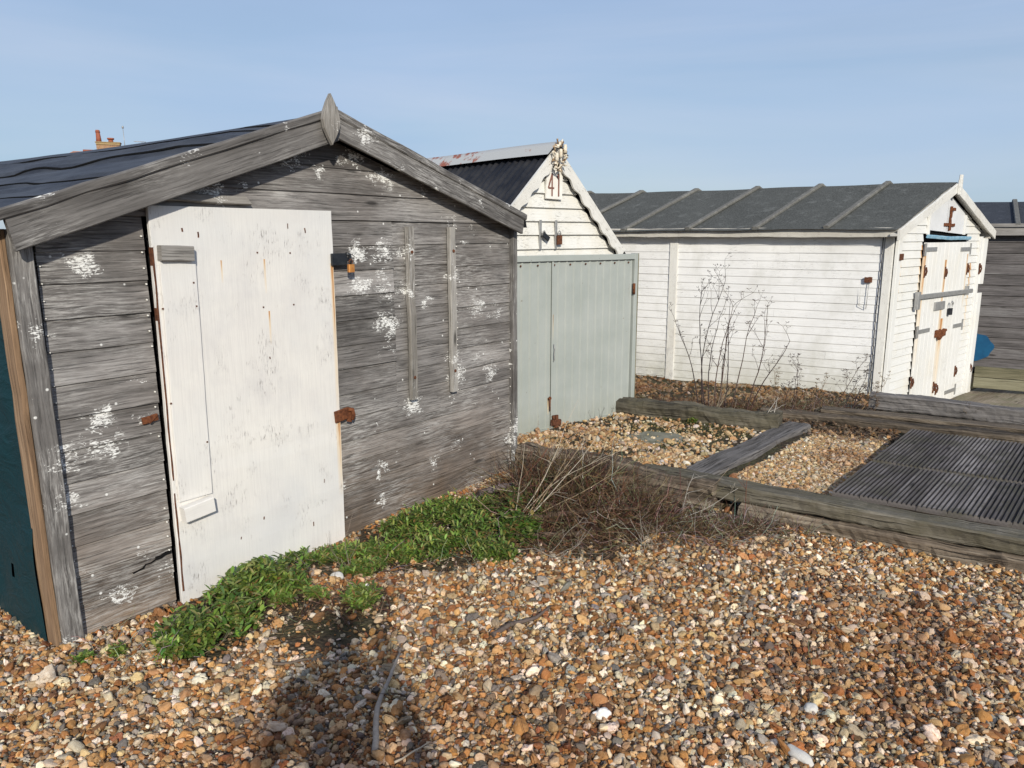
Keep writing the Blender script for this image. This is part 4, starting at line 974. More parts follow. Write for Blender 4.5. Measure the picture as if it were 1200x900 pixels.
sleeper('flat lower sleeper behind the gravel bed and decking', (2.12, 6.36, .10), (4.9, 4.80, .10), (0, 0, 1), .18, .13, 'sleeper', .005, .015)
sleeper('raised upper sleeper between decking and long white hut doors', (3.02, 6.33, .235), (5.0, 5.02, .225), (0, 0, 1), .13, .125, 'sleeper_grey', .004, .012)
sleeper('thin flat board resting in front of the raised upper sleeper', (2.58, 6.23, .178), (5.0, 4.86, .185), (0, 0, 1), .16, .03, 'sleeper', .003, .006)

# ------------------------------------------------------------------ ridged decking
D0 = Vector((1.83, 4.20, 0)); DV = Vector((.640, .768, 0))
def dk(t, v): return D0 + U * t + DV * v
def deckpanel(label, v0, v1, z):
    m = MB(); t = 0.; T = 2.6
    sec = []
    while t < T:
        bi = int(t / .143); e = t - bi * .143
        sec += [(t, 0), (t + .0125, 0), (t + .0145, -.008), (t + .0220, -.008)]; t += .0239
        if int(t / .143) != bi: sec += [(t - .0015, -.02), (t + .001, -.02)]; t += .0025
    nseg = 6; b = len(m.v); n = len(sec)
    boff = {}
    for k_ in range(nseg + 1):
        v = v0 + (v1 - v0) * k_ / nseg
        for (t, d) in sec:
            bi = int(t / .143); o_ = boff.setdefault(bi, (random.gauss(0, .003), random.gauss(0, .0015)))
            p = dk(t, v + (o_[0] if k_ in (0, nseg) else 0)); m.v.append((p.x, p.y, z + d + o_[1]))
    for k_ in range(nseg):
        for i in range(n - 1):
            A_ = b + k_ * n + i; bi = int(sec[i][0] / .143) * 3.7; va = (v0 + (v1 - v0) * k_ / nseg, v0 + (v1 - v0) * (k_ + 1) / nseg)
            m.face((A_, A_ + 1, A_ + n + 1, A_ + n), [(va[0] + bi, sec[i][0]), (va[0] + bi, sec[i + 1][0]), (va[1] + bi, sec[i + 1][0]), (va[1] + bi, sec[i][0])], 1 if (sec[i][1] < -.001 or sec[i + 1][1] < -.001) else 0)
    for kk in (0, nseg):
        for i in range(n - 1):
            a_, b_ = b + kk * n + i, b + kk * n + i + 1; c_ = len(m.v); m.v += [(*m.v[a_][:2], z - .05), (*m.v[b_][:2], z - .05)]
            m.face((a_, c_, c_ + 1, b_) if kk == 0 else (b_, c_ + 1, c_, a_), [(0, 0), (0, .05), (.02, .05), (.02, 0)])
    p, q = dk(0, v0), dk(0, v1); c_ = len(m.v); m.v += [(p.x, p.y, z), (q.x, q.y, z), (q.x, q.y, z - .05), (p.x, p.y, z - .05)]; m.face((c_, c_ + 1, c_ + 2, c_ + 3), [(v0, 0), (v1, 0), (v1, .05), (v0, .05)])
    o = m.build('decking_panel', [M['deck'], M['groove_shade']]); tag(o, label, 'decking panel', 'ridged decking panels'); return o
deckpanel('dark ridged decking panel nearer the pebbles, against the mossy sleeper', .02, .79, .158)
deckpanel('dark ridged decking panel farther back, next to the raised sleeper', .83, 1.86, .160)
m = MB(); p = [dk(.01, .0), dk(2.6, .0), dk(2.6, 1.9), dk(.01, 1.9)]; b = 0; m.v = [(q.x, q.y, .125) for q in p]; m.face((0, 1, 2, 3)); o = m.build('deck_shadow_base', M['soil']); o.name = 'deck_shade_soil'; tag(o, kind='structure')  # dark soil-coloured sheet added as the shade under the deck gaps
# alley boardwalk in front of the doors of the white hut
bw = empty('boardwalk', (CWx, CWy, 0), AW, 'worn brown plank boardwalk in front of the long white hut doors', 'boardwalk')
m = MB()
for i in range(16):
    y0 = -.10 - i * .152
    m.plank((.2 , y0, -.195 + .006*i), (4.6, y0, -.185 + .006*i), (0, 0, 1), .146, .03, .3, .001, .003)
m.build('plank', M['alley'], bw)
m = MB(); m.box((.1, -2.3, -.32), (4.7, -.02, -.215)); m.build('bearer', M['soil'], bw)

# ------------------------------------------------------------------ yard bits
m = MB(); 
pts = [(.86, 5.60), (1.04, 5.74), (1.26, 5.66), (1.30, 5.46), (1.08, 5.34), (.90, 5.42)]
m.v = [(x, y, .116) for x, y in pts] + [(x, y, .09) for x, y in pts]; m.face(range(6)[::-1]); 
for i in range(6): m.face((i, (i + 1) % 6, (i + 1) % 6 + 6, i + 6))
o = m.build('concrete_slab', M['concrete']); 
o.data.flip_normals(); tag(o, 'greenish grey broken concrete slab sunk in the gravel by the steel screen', 'slab')

def mossy(name, cx, cy, rx, ry, lab, n=5000, base=None):
    m = MB(); 
    for _ in range(n):
        a = random.uniform(0, 2 * pi); r = random.random() ** .5; x = cx + rx * r * math.cos(a) + random.gauss(0, .02); y = cy + ry * r * math.sin(a) + random.gauss(0, .02)
        if mn.noise(Vector((x * 6, y * 6, 1))) < -.08: continue
        z = float(hgt(x, y)) + .006; c = random.choice(((.07, .085, .02), (.11, .12, .035), (.05, .07, .02), (.16, .14, .05)))
        m.leaf((x, y, z), (random.gauss(0, 1), random.gauss(0, 1), random.uniform(.2, 1.4)), (0, 0, 1), random.uniform(.008, .02), .006, c)
    o = m.build(name, M['leaf'], usecol=True); tag(o, lab, 'moss', kind='stuff')
mossy('moss', 1.45, 5.85, .55, .35, 'low green moss between gravel and the thick green sleeper', 3200)
mossy('moss', .9, 5.35, .45, .25, 'thin moss on the gravel by the steel screen', 1400)
m = MB(); m.grid(lambda u, v: (1.30 + u * .09, 4.35 + v * .05 , .04 + .02 * math.sin(u * 9) * math.cos(v * 6)), 6, 5); o = m.build('plastic_scrap', M['plastic_blue']); tag(o, 'small pale blue plastic scrap in the brush under the mossy sleeper', 'plastic scrap')

# ------------------------------------------------------------------ plants
def curve(p, d, L, bend, n=5, grav=0.):
    p = Vector(p); d = Vector(d).normalized(); out = [p.copy()]
    for i in range(n):
        d = (d + Vector((random.gauss(0, bend), random.gauss(0, bend), random.gauss(0, bend) - grav))).normalized(); p = p + d * (L / n); out.append(p.copy())
    return out
TW = [(.20, .135, .075), (.12, .072, .038), (.075, .042, .024), (.30, .225, .135), (.15, .10, .062), (.06, .036, .022), (.18, .10, .055)]
PALE = [(.42, .36, .27), (.50, .44, .35), (.36, .31, .25)]
GR = [(.14, .22, .035), (.20, .29, .05), (.27, .35, .08), (.08, .145, .025), (.34, .40, .12), (.11, .18, .04)]
def weeds(label, spots, nplant, Lf, Wf, hgt_, pal=GR, name='weed_clump', dead=.10):
    """spots: (x,y,rx,ry)"""
    m = MB(); cx = sum(s[0] for s in spots) / len(spots); cy = sum(s[1] for s in spots) / len(spots); O = Vector((cx, cy, 0))
    for (x0, y0, rx, ry) in spots:
        for _ in range(int(nplant * 1.7)):
            a = random.uniform(0, 2 * pi); r = random.random() ** .55; x = x0 + rx * r * math.cos(a); y = y0 + ry * r * math.sin(a)
            s_, d_ = (x + 1.786) * .604 + (y - 2.79) * .797, -(x + 1.786) * .797 + (y - 2.79) * .604
            if 0 < s_ < 3 and d_ > -.035: continue
            if mn.noise(Vector((x * 7, y * 7, 4))) < -.16: continue
            z = float(hgt(x, y)); h = 1.6 * hgt_ * (1 - .6 * r) * random.uniform(.5, 1.15); base = Vector((x, y, z)) - O
            tone = random.uniform(.7, 1.2) * (1 + .35 * mn.noise(Vector((x * 9, y * 9, 0))))
            for k_ in range(random.randint(4, 7)):
                d = Vector((random.gauss(0, .55), random.gauss(0, .55), 1)); st = curve(base, d, h * random.uniform(.5, 1), .12, 3, .05)
                m.tube(st, .0014, .0009, 3, col=(.10, .13, .04))
                for t_ in range(random.randint(2, 4)):
                    p = st[-1] if t_ < 2 else st[random.randint(1, 2)]
                    az = random.uniform(0, 2 * pi); dl = Vector((math.cos(az), math.sin(az), random.uniform(.1, 1.9)))
                    c = random.choice(pal); c = tuple(min(1, q * tone * random.uniform(.8, 1.2)) for q in c)
                    if random.random() < dead: c = random.choice([(.32, .24, .07), (.25, .14, .05), (.35, .33, .12)])
                    m.leaf(p, dl, (0, 0, 1), Lf * random.uniform(.6, 1.3), Wf * random.uniform(.55, 1.15), c, curl=random.uniform(.1, .6))
    o = m.build(name, M['leaf'], usecol=True); o.location = O; tag(o, label, 'weeds'); return o
weeds('tall leafy green weed clump in front of the white door, leftmost big clump', [(-1.22, 3.0, .15, .22), (-1.12, 3.28, .19, .15), (-1.29, 2.82, .09, .13)], 75, .036, .017, .10)
weeds('small bright green weed tuft between the two big weed clumps', [(-.93, 3.13, .12, .06)], 45, .036, .011, .045, pal=GR[1:3] + [(.17, .26, .05)])
weeds('small dark green weed tuft in the shadow right of the bright tuft', [(-.66, 3.13, .06, .09)], 35, .032, .012, .05)
weeds('low spread of green weeds along the foot of the hut wall right of the door', [(-.98, 3.60, .20, .09), (-.80, 3.62, .16, .16), (-.70, 3.48, .14, .10)], 50, .030, .012, .05)
weeds('largest mat of bright green weeds on the mound under the grey hut wall', [(-.50, 3.95, .20, .17), (-.33, 4.13, .20, .16), (-.45, 3.68, .22, .15), (-.22, 3.86, .20, .18), (-.05, 4.32, .18, .10), (-.1, 3.62, .14, .08), (.08, 4.42, .14, .08), (-.62, 3.72, .14, .12)], 70, .030, .012, .085, pal=GR + [(.17, .25, .05)])
weeds('dark round leaved weeds among the dead stalks at the grey hut corner', [(.05, 4.1, .18, .15), (.20, 4.32, .16, .14), (.02, 3.85, .12, .10)], 40, .032, .020, .11, pal=[GR[0], GR[3], GR[5], (.09, .15, .03)], dead=.14)
for i, (px, py, lb) in enumerate(((-1.63, 2.66, 'tiny green seedling by the left corner post'), (-1.53, 2.715, 'small green sprout on the pebbles right of the left corner post'), (1.47, 6.05, 'bright green sprout beside the thick green sleeper'), (1.52, 4.22, 'tiny green sprout under the mossy sleeper near the blue scrap'), (1.95, 3.95, 'little weed against the pale brown sleeper'))):
    weeds(lb, [(px, py, .03, .03)], 14, .024, .011, .03, name='seedling')
# dead brush heap: counted as one mass
m = MB()
def brush(cx, cy, rx, ry, n, L, hh, pal=TW, r=.0013, flat=.5, dirb=(0, 0)):
    for _ in range(n):
        a = random.uniform(0, 2 * pi); q = random.random() ** .6; x = cx + rx * q * math.cos(a); y = cy + ry * q * math.sin(a); z = float(hgt(x, y)) + random.uniform(0, hh) * (1 - q * .7)
        l = L * random.uniform(.4, 1.3); pts = curve((x, y, z), (random.gauss(dirb[0], 1), random.gauss(dirb[1], 1), random.gauss(.15, flat)), l, .28, 5, .03)
        for p in pts: p.z = max(p.z, float(hgt(p.x, p.y)) + .003)
        m.tube(pts, r * random.uniform(.7, 1.5), r * .5, 3, col=tuple(c * random.uniform(.7, 1.2) for c in random.choice(pal)))
brush(.45, 4.16, .46, .28, 2300, .26, .10, r=.0019); brush(.28, 4.62, .34, .32, 1000, .28, .13, r=.0018); brush(.92, 4.02, .34, .15, 1100, .14, .03, r=.0018); brush(.32, 4.45, .32, .24, 500, .34, .16, r=.0024); brush(.45, 4.2, .5, .35, 220, .42, .14, pal=PALE + TW, r=.0022)
brush(.35, 3.86, .42, .20, 1100, .18, .03, r=.0016); brush(.95, 3.88, .45, .18, 420, .20, .03, pal=TW + PALE, r=.0015); brush(1.35, 4.02, .35, .10, 260, .16, .03, pal=TW + PALE, r=.0013); brush(1.05, 4.02, .28, .16, 500, .16, .06, pal=TW + PALE); brush(.2, 4.75, .25, .25, 400, .22, .12, pal=TW + PALE[:1])
brush(.15, 4.15, .25, .2, 350, .18, .08); brush(-.1, 4.5, .22, .12, 250, .14, .06, pal=TW + PALE)
o = m.build('dead_brush', M['twig'], usecol=True); tag(o, 'tangle of brown dead stalks heaped against the rotten sleeper', 'dead brush', kind='stuff')
m = MB()
brush(-.9, 3.0, .35, .18, 260, .09, .01); brush(-.62, 3.12, .22, .16, 220, .10, .015); brush(-.35, 3.5, .5, .12, 200, .12, .02, pal=TW + PALE); brush(-1.4, 2.75, .25, .12, 110, .14, .015, pal=PALE)
brush(.5, 3.4, .45, .25, 200, .12, .02, pal=TW + PALE); brush(1.3, 4.0, .35, .15, 350, .14, .06, pal=TW + PALE); brush(1.2, 3.5, .5, .3, 90, .12, .01, pal=TW + PALE); brush(.0, 2.7, .8, .4, 90, .10, .01, pal=TW + PALE)
brush(1.3, 2.6, .5, .4, 60, .10, .01, pal=TW + PALE)
for _i in range(60):
    bx_, by_ = random.uniform(-1.3, 2.2), random.uniform(2.0, 3.9)
    if soil(bx_, by_) < .1: brush(bx_, by_, .10, .08, random.randint(4, 16), .06, .004, pal=TW + PALE[:1], r=.0009)
brush(-.02, 2.85, .16, .07, 90, .08, .008); brush(.35, 2.75, .10, .12, 60, .07, .008); brush(.0, 2.35, .12, .2, 50, .08, .006); brush(1.0, 3.0, .25, .1, 60, .09, .008); brush(-.4, 2.4, .25, .35, 70, .10, .01)
brush(2.2, 6.35, .5, .12, 500, .16, .08, pal=TW + PALE[:1]); brush(2.7, 6.5, .3, .12, 400, .18, .09, pal=TW + PALE); brush(1.4, 6.9, .5, .15, 350, .12, .03, pal=TW); brush(2.0, 6.55, .6, .16, 900, .14, .05, pal=TW); brush(2.6, 6.6, .45, .12, 500, .16, .07, pal=TW + PALE[:1]); brush(1.9, 5.0, .1, .3, 60, .08, .01)
brush(1.95, 6.3, .3, .1, 350, .12, .04, pal=[(.14, .08, .05), (.2, .11, .06)])
o = m.build('dead_litter', M['twig'], usecol=True); tag(o, 'thin dead stems and straw strewn over pebbles and between the sleepers', 'straw litter', kind='stuff')
# brown fallen leaves on the strip behind the thick sleeper
m = MB()
for _ in range(1500):
    x = random.uniform(1.0, 2.95); c = .22 + random.random() * .30; y = 6.32 - (x - 1.02) * .61 + c / .853 * 1.
    if (x - 3.483) * .497 + (y - 7.084) * .868 > -.05: continue
    m.leaf((x, y, float(hgt(x, y)) + random.uniform(.006, .03)), (random.gauss(0, 1), random.gauss(0, 1), random.uniform(-.1, .5)), (random.gauss(0, .4), random.gauss(0, .4), 1), random.uniform(.02, .045), random.uniform(.012, .022), random.choice([(.13, .08, .045), (.18, .11, .06), (.09, .055, .03), (.26, .19, .12)]))
o = m.build('fallen_leaves', M['leaf'], usecol=True); tag(o, 'brown fallen leaves between the thick green sleeper and the white wall', 'dead leaves', kind='stuff')

# long pale stalks leaning out of the brush
def stalks(label, base, n, L, d, spread, pal=PALE, r=.003, name='dead_stalk_tuft', side=0, bend=.07):
    m = MB(); O = Vector((base[0], base[1], float(hgt(base[0], base[1])) + (base[2] if len(base) > 2 else 0)))
    for _ in range(n):
        dd = Vector(d) + Vector((random.gauss(0, spread), random.gauss(0, spread), random.gauss(0, spread * .6))); l = L * random.uniform(.55, 1.1); c = random.choice(pal)
        st = Vector((random.gauss(0, .02), random.gauss(0, .02), 0)); pts = curve(st, dd, l, bend, 8)
        m.tube(pts, r * random.uniform(.6, 1.1), r * .3, 4, col=c)
        for _s in range(side):
            p = pts[random.randint(2, 7)]; s2 = curve(p, dd.normalized() + Vector((random.gauss(0, .8), random.gauss(0, .8), random.uniform(-.2, .8))), l * random.uniform(.12, .35), .15, 4); m.tube(s2, r * .45, r * .2, 3, col=c)
            if random.random() < .6:
                for _t in range(2): s3 = curve(s2[2], Vector((random.gauss(0, 1), random.gauss(0, 1), .8)), l * .08, .2, 3); m.tube(s3, r * .3, r * .15, 3, col=c)
    o = m.build(name, M['twig'], usecol=True); o.location = O; tag(o, label, 'dead stalks'); return o
stalks('fan of long straw coloured stalks leaning right from the grey hut corner', (.02, 4.0), 9, .75, (.55, .30, .55), .16, PALE[:2] + [(.34, .26, .17)], .0035, side=2)
stalks('second spray of thin straw stalks arching over the brush behind the first', (.12, 4.45), 10, .5, (.6, .1, .5), .25, PALE + TW[:1], .0022, side=2)
stalks('pale dry grass tuft at the very corner of the grey hut', (.02, 4.98), 22, .22, (.1, -.3, .8), .45, PALE, .002)
stalks('bleached branching twig below the end of the rotten sleeper', (.88, 4.02), 3, .42, (.75, .15, .4), .2, [(.46, .42, .36)], .0038, side=6, bend=.14)
stalks('bleached dry tuft left of the pale brown sleeper', (.70, 3.72), 16, .20, (-.1, -.1, .8), .6, [(.46, .42, .36), (.38, .34, .28)], .0018, side=2)
stalks('dry bleached grass tuft against the end of the pale brown sleeper', (1.42, 4.12), 22, .16, (-.1, -.4, .8), .6, [(.42, .38, .30), (.36, .32, .25)], .0016, side=1)
stalks('sprawling bleached twigs on pebbles in front of the brush', (.20, 3.62), 14, .26, (.5, -.2, .25), .5, [(.42, .38, .32), (.30, .25, .2)], .002, side=3, bend=.12)
stalks('single reddish upright stem in front of the mossy sleeper', (1.33, 4.13), 1, .34, (-.10, 0, 1), .03, [(.20, .09, .06)], .0035, side=4)
stalks('thin broken stem rising beside the rotten sleeper', (.42, 4.52), 4, .34, (-.2, 0, 1), .35, [(.12, .08, .06)], .002, side=3)
stalks('two crossed grey stalks leaning on the white plywood door', (-.93, 3.36), 3, .26, (-.7, .15, .42), .10, [(.16, .14, .12), (.24, .2, .17)], .0032)
stalks('arching thin dry stems at the foot of the plywood door', (-.80, 3.48), 12, .26, (-.45, .2, .4), .25, [(.2, .17, .13), (.30, .25, .2)], .0013, bend=.2)
stalks('small dark shrub by the bottom of the steel screen', (.72, 6.0), 8, .20, (.1, -.2, 1), .5, [(.08, .06, .05)], .0016, side=4)
def shrub(label, base, stems, pal, r=.0055, heads=True):
    m = MB(); O = Vector((base[0], base[1], float(hgt(*base))))
    for (dx, L, lean, n2) in stems:
        c = random.choice(pal); pts = curve((dx, random.gauss(0, .03), 0), (lean, random.gauss(0, .06), 1), L, .07, 9); m.tube(pts, r, r * .35, 5, col=c)
        for k_ in range(n2):
            j = random.randint(4, 9); sgn = random.choice((-1, 1)); s2 = curve(pts[j], (sgn * random.uniform(.15, .6), random.gauss(0, .35), 1), L * random.uniform(.10, .26), .10, 5); m.tube(s2, r * .32, r * .16, 4, col=c)
            for _ in range(3):
                s3 = curve(s2[-1] if _ else s2[3], (random.gauss(0, .6), random.gauss(0, .5), .8), L * .055, .15, 3); m.tube(s3, r * .18, r * .12, 3, col=c)
                if heads:
                    p = s3[-1]; 
                    for _q in range(3): m.tube([p, p + Vector((random.gauss(0, .012), random.gauss(0, .01), random.uniform(.004, .016)))], .0011, .0022, 3, col=c)
    o = m.build('bare_shrub', M['twig'], usecol=True); o.location = O; tag(o, label, 'bare shrub'); return o
DK = [(.075, .045, .04), (.10, .065, .055), (.055, .04, .04)]
shrub('tallest bare brown shrub with many thin stems against the long white wall', (1.70, 6.42), [(-.03, 1.12, -.02, 7), (-.05, 1.05, .03, 6), (-.1, .80, -.10, 4), (.02, .95, .02, 5), (.05, .85, .08, 3), (.13, .9, .07, 4), (.17, .88, .10, 4), (.10, .7, .03, 3), (-.02, .85, -.04, 3)], DK, .006)
shrub('bare shrub with three slanting stems right of the tallest shrub', (1.97, 6.35), [(.0, .92, .14, 6), (.04, .75, .12, 4)], DK, .006)
shrub('knee high dry shrub in front of the middle of the white wall', (2.37, 6.35), [(0, .50, 0, 7), (.03, .42, .1, 5), (-.08, .34, -.1, 5), (-.16, .40, -.05, 5)], DK + TW[:1], .004)
shrub('low bushy dry shrub near the white hut corner, right of the knee high one', (2.68, 6.25), [(0, .50, .1, 8), (.06, .34, .5, 5), (-.08, .32, -.2, 5), (.1, .28, .7, 6), (.15, .38, .35, 6), (-.15, .24, -.4, 4)], DK + TW[:1], .004)
shrub('spindly dry shrub leaning right beside the raised sleeper end', (2.88, 6.28), [(0, .30, .6, 7), (.03, .36, .8, 6), (-.06, .26, .2, 6), (.05, .18, 1.1, 5)], TW, .0035)
stalks('pale crooked dead twigs on the thick green sleeper', (1.62, 6.12), 7, .48, (.22, -.10, .9), .20, [(.36, .31, .22), (.28, .24, .17)], .0035, side=2)
stalks('white forked dead twig at the right end of the thick green sleeper', (2.0, 5.84, .14), 3, .22, (.3, 0, .8), .3, [(.5, .46, .4)], .004, side=3)
stalks('dark dry tuft on the raised sleeper, left one', (3.60, 5.93, .12), 26, .13, (-.2, 0, .6), .6, TW, .002, side=2)
stalks('pale grass tuft on the raised sleeper, middle one', (4.0, 5.62, .10), 30, .11, (-.2, -.1, .6), .6, PALE, .0016)
stalks('dark dry tuft on the raised sleeper near the right edge', (4.35, 5.40, .10), 30, .12, (-.1, 0, .5), .7, TW, .002, side=2)
# driftwood, sticks, single stones
def stick(label, pts, r0, r1, col, name='driftwood_stick'):
    m = MB(); O = Vector(pts[0]); O.z = float(hgt(O.x, O.y)); P_ = []
    for p in pts: P_.append(Vector((p[0], p[1], float(hgt(p[0], p[1])) + p[2])) - O)
    Q = []
    for i in range(len(P_) - 1):
        for k_ in range(4): t = k_ / 4; Q.append(P_[i].lerp(P_[i + 1], t) + Vector((random.gauss(0, .002),) * 3))
    Q.append(P_[-1]); m.tube(Q, r0, r1, 6, col=col); o = m.build(name, M['twig'], usecol=True); o.location = O; tag(o, label, 'driftwood'); return o
stick('pale driftwood stick lying upright in the shadow at the bottom of the picture', [(-.43, 2.13, .02), (-.455, 2.33, .03), (-.44, 2.5, .03), (-.42, 2.63, .05)], .011, .005, (.34, .29, .24))
stick('dark knotted driftwood piece on the pebbles right of the weeds', [(-.08, 2.84, .02), (.0, 2.92, .025), (.10, 2.97, .02), (.17, 3.06, .02)], .012, .005, (.13, .10, .085))
stick('thin pale stick lying on the pebbles below the tall weed clump', [(-1.45, 2.72, .02), (-1.33, 2.76, .02), (-1.2, 2.86, .03)], .006, .003, (.42, .35, .26))
stick('dark twig lying below the small weed tufts', [(-.9, 2.62, .02), (-.76, 2.66, .02), (-.66, 2.64, .02)], .006, .003, (.16, .12, .09))
stick('small straw stick at the bottom edge right of the driftwood', [(-.36, 2.08, .02), (-.26, 2.16, .03)], .004, .002, (.46, .38, .28))
stick('long low dead branch behind the weeds at the grey hut wall', [(-.20, 4.42, .05), (-.05, 4.5, .08), (.12, 4.55, .07)], .028, .016, (.13, .105, .10))
stick('dark brown fallen branch in the brush in front of the rotten sleeper', [(-.02, 3.95, .03), (.22, 4.0, .06), (.55, 4.06, .07), (.80, 4.12, .05)], .022, .012, (.10, .07, .05))
stick('second dark branch under the first in the brush', [(.05, 3.82, .02), (.35, 3.86, .03), (.62, 3.95, .03)], .018, .009, (.12, .085, .06))
stick('dark branch lying under the gap before the pale brown sleeper', [(.95, 4.12, .03), (1.2, 4.14, .05), (1.5, 4.06, .03)], .02, .012, (.09, .065, .05))
def stone(label, x, y, r, rot, mat, seed, kf=1.):
    import bmesh
    bm = bmesh.new(); bmesh.ops.create_icosphere(bm, subdivisions=4, radius=1)
    for v in bm.verts:
        n = v.co.copy(); v.co *= 1 + kf * (.22 * mn.noise(n * 1.1 + Vector((seed, 0, 0))) + .06 * mn.noise(n * 3 + Vector((0, seed, 0)))); v.co = Vector((v.co.x * r[0], v.co.y * r[1], v.co.z * r[2]))
    me = bpy.data.meshes.new('stone'); bm.to_mesh(me); bm.free(); me.polygons.foreach_set('use_smooth', np.ones(len(me.polygons), dtype=bool)); me.materials.append(M[mat])
    o = bpy.data.objects.new('stone', me); COL.objects.link(o); o.location = (x, y, float(hgt(x, y)) + r[2] * .8); o.rotation_euler = (.1, .1, rot); tag(o, label, 'stone')
stone('long smooth pale grey pebble, largest stone at the bottom right', .895, 2.12, (.048, .019, .018), -.9, 'chalk', 3)
stone('jagged white flint near the bottom centre right', .306, 2.36, (.026, .020, .016), .4, 'flint_white', 8, 2.6)
stone('round grey pebble left of the largest pale stone', 1.02, 2.36, (.026, .022, .016), .2, 'chalk', 5)
stone('flat tan stone by the upper weeds, left of three', -.82, 3.36, (.030, .024, .02), .2, 'chalk', 15)
stone('white chip of flint between the weed clumps', -.66, 3.25, (.022, .018, .014), .2, 'flint_white', 25, 2.)

# ------------------------------------------------------------------ far brick house behind
HX, HY = -27.75, 55.
hs_ = empty('brick_house', (HX, HY, 0), math.radians(20), 'distant brick house whose yellow brick chimney shows above the grey hut roof', 'house')
m = MB(); m.box((-5, -3.5, 0), (5, 3.5, 4.9)); m.build('wall', M['brick'], hs_)
m = MB(); m.v = [(-5.3, -3.8, 4.85), (5.3, -3.8, 4.85), (5.3, 3.8, 4.85), (-5.3, 3.8, 4.85), (-2.2, 0, 7.18), (2.2, 0, 7.18)]
for f_ in ((0, 1, 5, 4), (1, 2, 5), (2, 3, 4, 5), (3, 0, 4)): m.face(f_)
rf_ = m.build('roof', M['tile'], hs_)
m = MB(); m.tube([(-1.6, 0, 7.20), (2.2, 0, 7.20)], .11, .11, 8); m.build('ridge_tile', M['terracotta'], rf_)
m = MB(); m.plank((.0, 0, 6.3), (.0, 0, 7.62), (0, -1, 0), 1.45, .62, 1, 0, .01); ch = m.build('chimney', M['brick'], hs_)
m = MB(); m.plank((-.74, 0, 7.70), (.74, 0, 7.70), (0, 0, 1), .74, .14, 1, 0, .02); m.plank((-.78, 0, 7.80), (.78, 0, 7.80), (0, 0, 1), .8, .06, 1, 0, .02); m.build('coping', M['coping'], ch)
m = MB(); m.tube([(-.58, 0, 7.83), (-.58, 0, 8.10), (-.60, 0, 8.5)], .18, .13, 12); m.tube([(-.60, 0, 8.46), (-.60, 0, 8.62)], .16, .12, 12); m.build('chimney_pot', M['terracotta'], ch)
m = MB(); m.tube([(.16, 0, 7.83), (.16, 0, 8.02)], .16, .15, 12); m.tube([(.16, 0, 8.02), (.16, 0, 8.12)], .22, .22, 12); m.build('chimney_pot', M['terracotta'], ch)
for x in (-2.8, 0, 2.8):
    for z in (1.3, 3.6):
        m = MB(); m.box((x - .55, -3.54, z - .6), (x + .55, -3.505, z + .6)); wn = m.build('window', M['sign_white'], hs_)
        m = MB(); m.box((x - .47, -3.56, z - .52), (x + .47, -3.543, z + .52)); m.build('pane', M['glass'], wn)
m = MB(); m.tube([(1.02, 0, 7.0), (.98, 0, 8.85)], .025, .02, 6); m.tube([(.98, 0, 8.80), (.98, 0, 8.95)], .07, .06, 8); m.build('mast', M['steel'], hs_)
m = MB(); m.tube([(2.1, 0, 7.0), (2.1, 0, 7.98)], .02, .02, 6); m.tube([(1.6, -.1, 7.95), (2.35, .1, 7.95)], .02, .02, 6)
for t in np.linspace(-.4, .2, 7): m.tube([(2.1 + t, -.2, 7.95), (2.1 + t, .2, 7.95)], .012, .012, 5)
m.build('aerial', M['steel'], hs_)

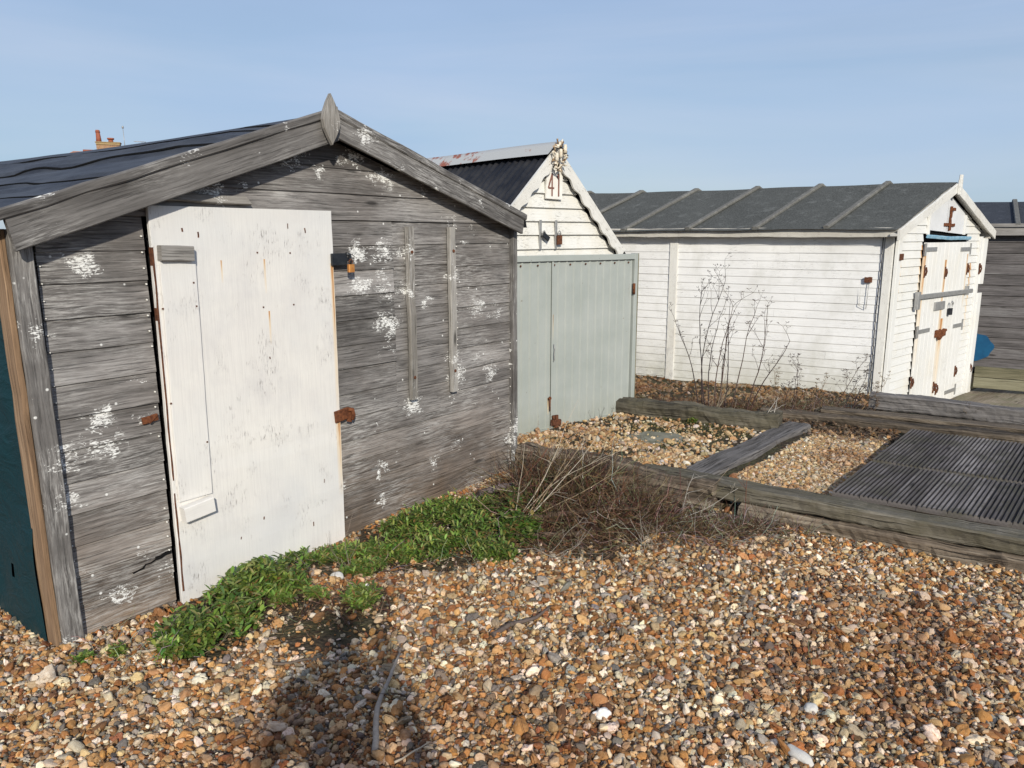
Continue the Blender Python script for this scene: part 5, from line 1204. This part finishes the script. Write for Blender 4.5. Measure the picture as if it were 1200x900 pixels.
# ------------------------------------------------------------------ the photographer, whose shadow falls on the pebbles
def skinned(name, joints, edges, mat, parent=None, sub=2):
    me = bpy.data.meshes.new(name); me.from_pydata([j[:3] for j in joints], edges, []); o = bpy.data.objects.new(name, me); COL.objects.link(o); me.materials.append(mat)
    o.modifiers.new('skin', 'SKIN'); sv_ = me.skin_vertices[0].data if me.skin_vertices else None
    if sv_ is None:
        import bmesh
        bm = bmesh.new(); bm.from_mesh(me); bm.verts.layers.skin.verify(); bm.to_mesh(me); bm.free(); sv_ = me.skin_vertices[0].data
    for i, j in enumerate(joints): sv_[i].radius = (j[3], j[4] if len(j) > 4 else j[3]); sv_[i].use_root = (i == 0)
    sb = o.modifiers.new('sub', 'SUBSURF'); sb.levels = sub; sb.render_levels = sub
    for f in me.polygons: f.use_smooth = True
    if parent: o.parent = parent
    return o
ph = empty('person', (.02, -.36, float(hgt(0, -.4))), 0, 'standing photographer in a dark coat whose shadow falls on the pebbles', 'person')
J = [(0, 0, .95, .15, .11), (0, .0, 1.12, .135, .10), (0, .0, 1.30, .16, .11), (0, 0, 1.42, .12, .09), (0, .01, 1.50, .055, .055), (0, .03, 1.58, .075, .085), (0, .03, 1.68, .085, .095),
     (.19, 0, 1.41, .06, .06), (.25, .05, 1.16, .046, .046), (.13, .24, 1.30, .034, .034), (-.19, 0, 1.41, .06, .06), (-.25, .05, 1.16, .046, .046), (-.13, .24, 1.30, .034, .034),
     (.10, 0, .86, .095, .10), (.12, .01, .48, .062, .062), (.13, -.01, .09, .045, .045), (.14, .13, .04, .045, .035),
     (-.10, 0, .86, .095, .10), (-.12, .01, .48, .062, .062), (-.13, -.01, .09, .045, .045), (-.14, .13, .04, .045, .035)]
Ed = [(0, 1), (1, 2), (2, 3), (3, 4), (4, 5), (5, 6), (3, 7), (7, 8), (8, 9), (3, 10), (10, 11), (11, 12), (0, 13), (13, 14), (14, 15), (15, 16), (0, 17), (17, 18), (18, 19), (19, 20)]
skinned('body', J, Ed, M['cloth'], ph)
for sx in (-1, 1):
    H_ = [(sx * .13, .24, 1.30, .026, .018), (sx * .115, .28, 1.345, .036, .016), (sx * .10, .30, 1.38, .036, .015)]; he = [(0, 1), (1, 2)]
    for i, (dx, L) in enumerate(((-.030, .062), (-.010, .072), (.010, .066), (.030, .05))):
        b_ = len(H_); H_ += [(sx * (.10 + dx), .31, 1.40, .010), (sx * (.10 + dx - .01), .325, 1.40 + L * .55, .009), (sx * (.10 + dx - .018), .318, 1.40 + L, .008)]; he += [(2, b_), (b_, b_ + 1), (b_ + 1, b_ + 2)]
    b_ = len(H_); H_ += [(sx * .075, .29, 1.36, .011), (sx * .06, .295, 1.395, .010)]; he += [(1, b_), (b_, b_ + 1)]
    skinned('hand', H_, he, M['skin'], ph)
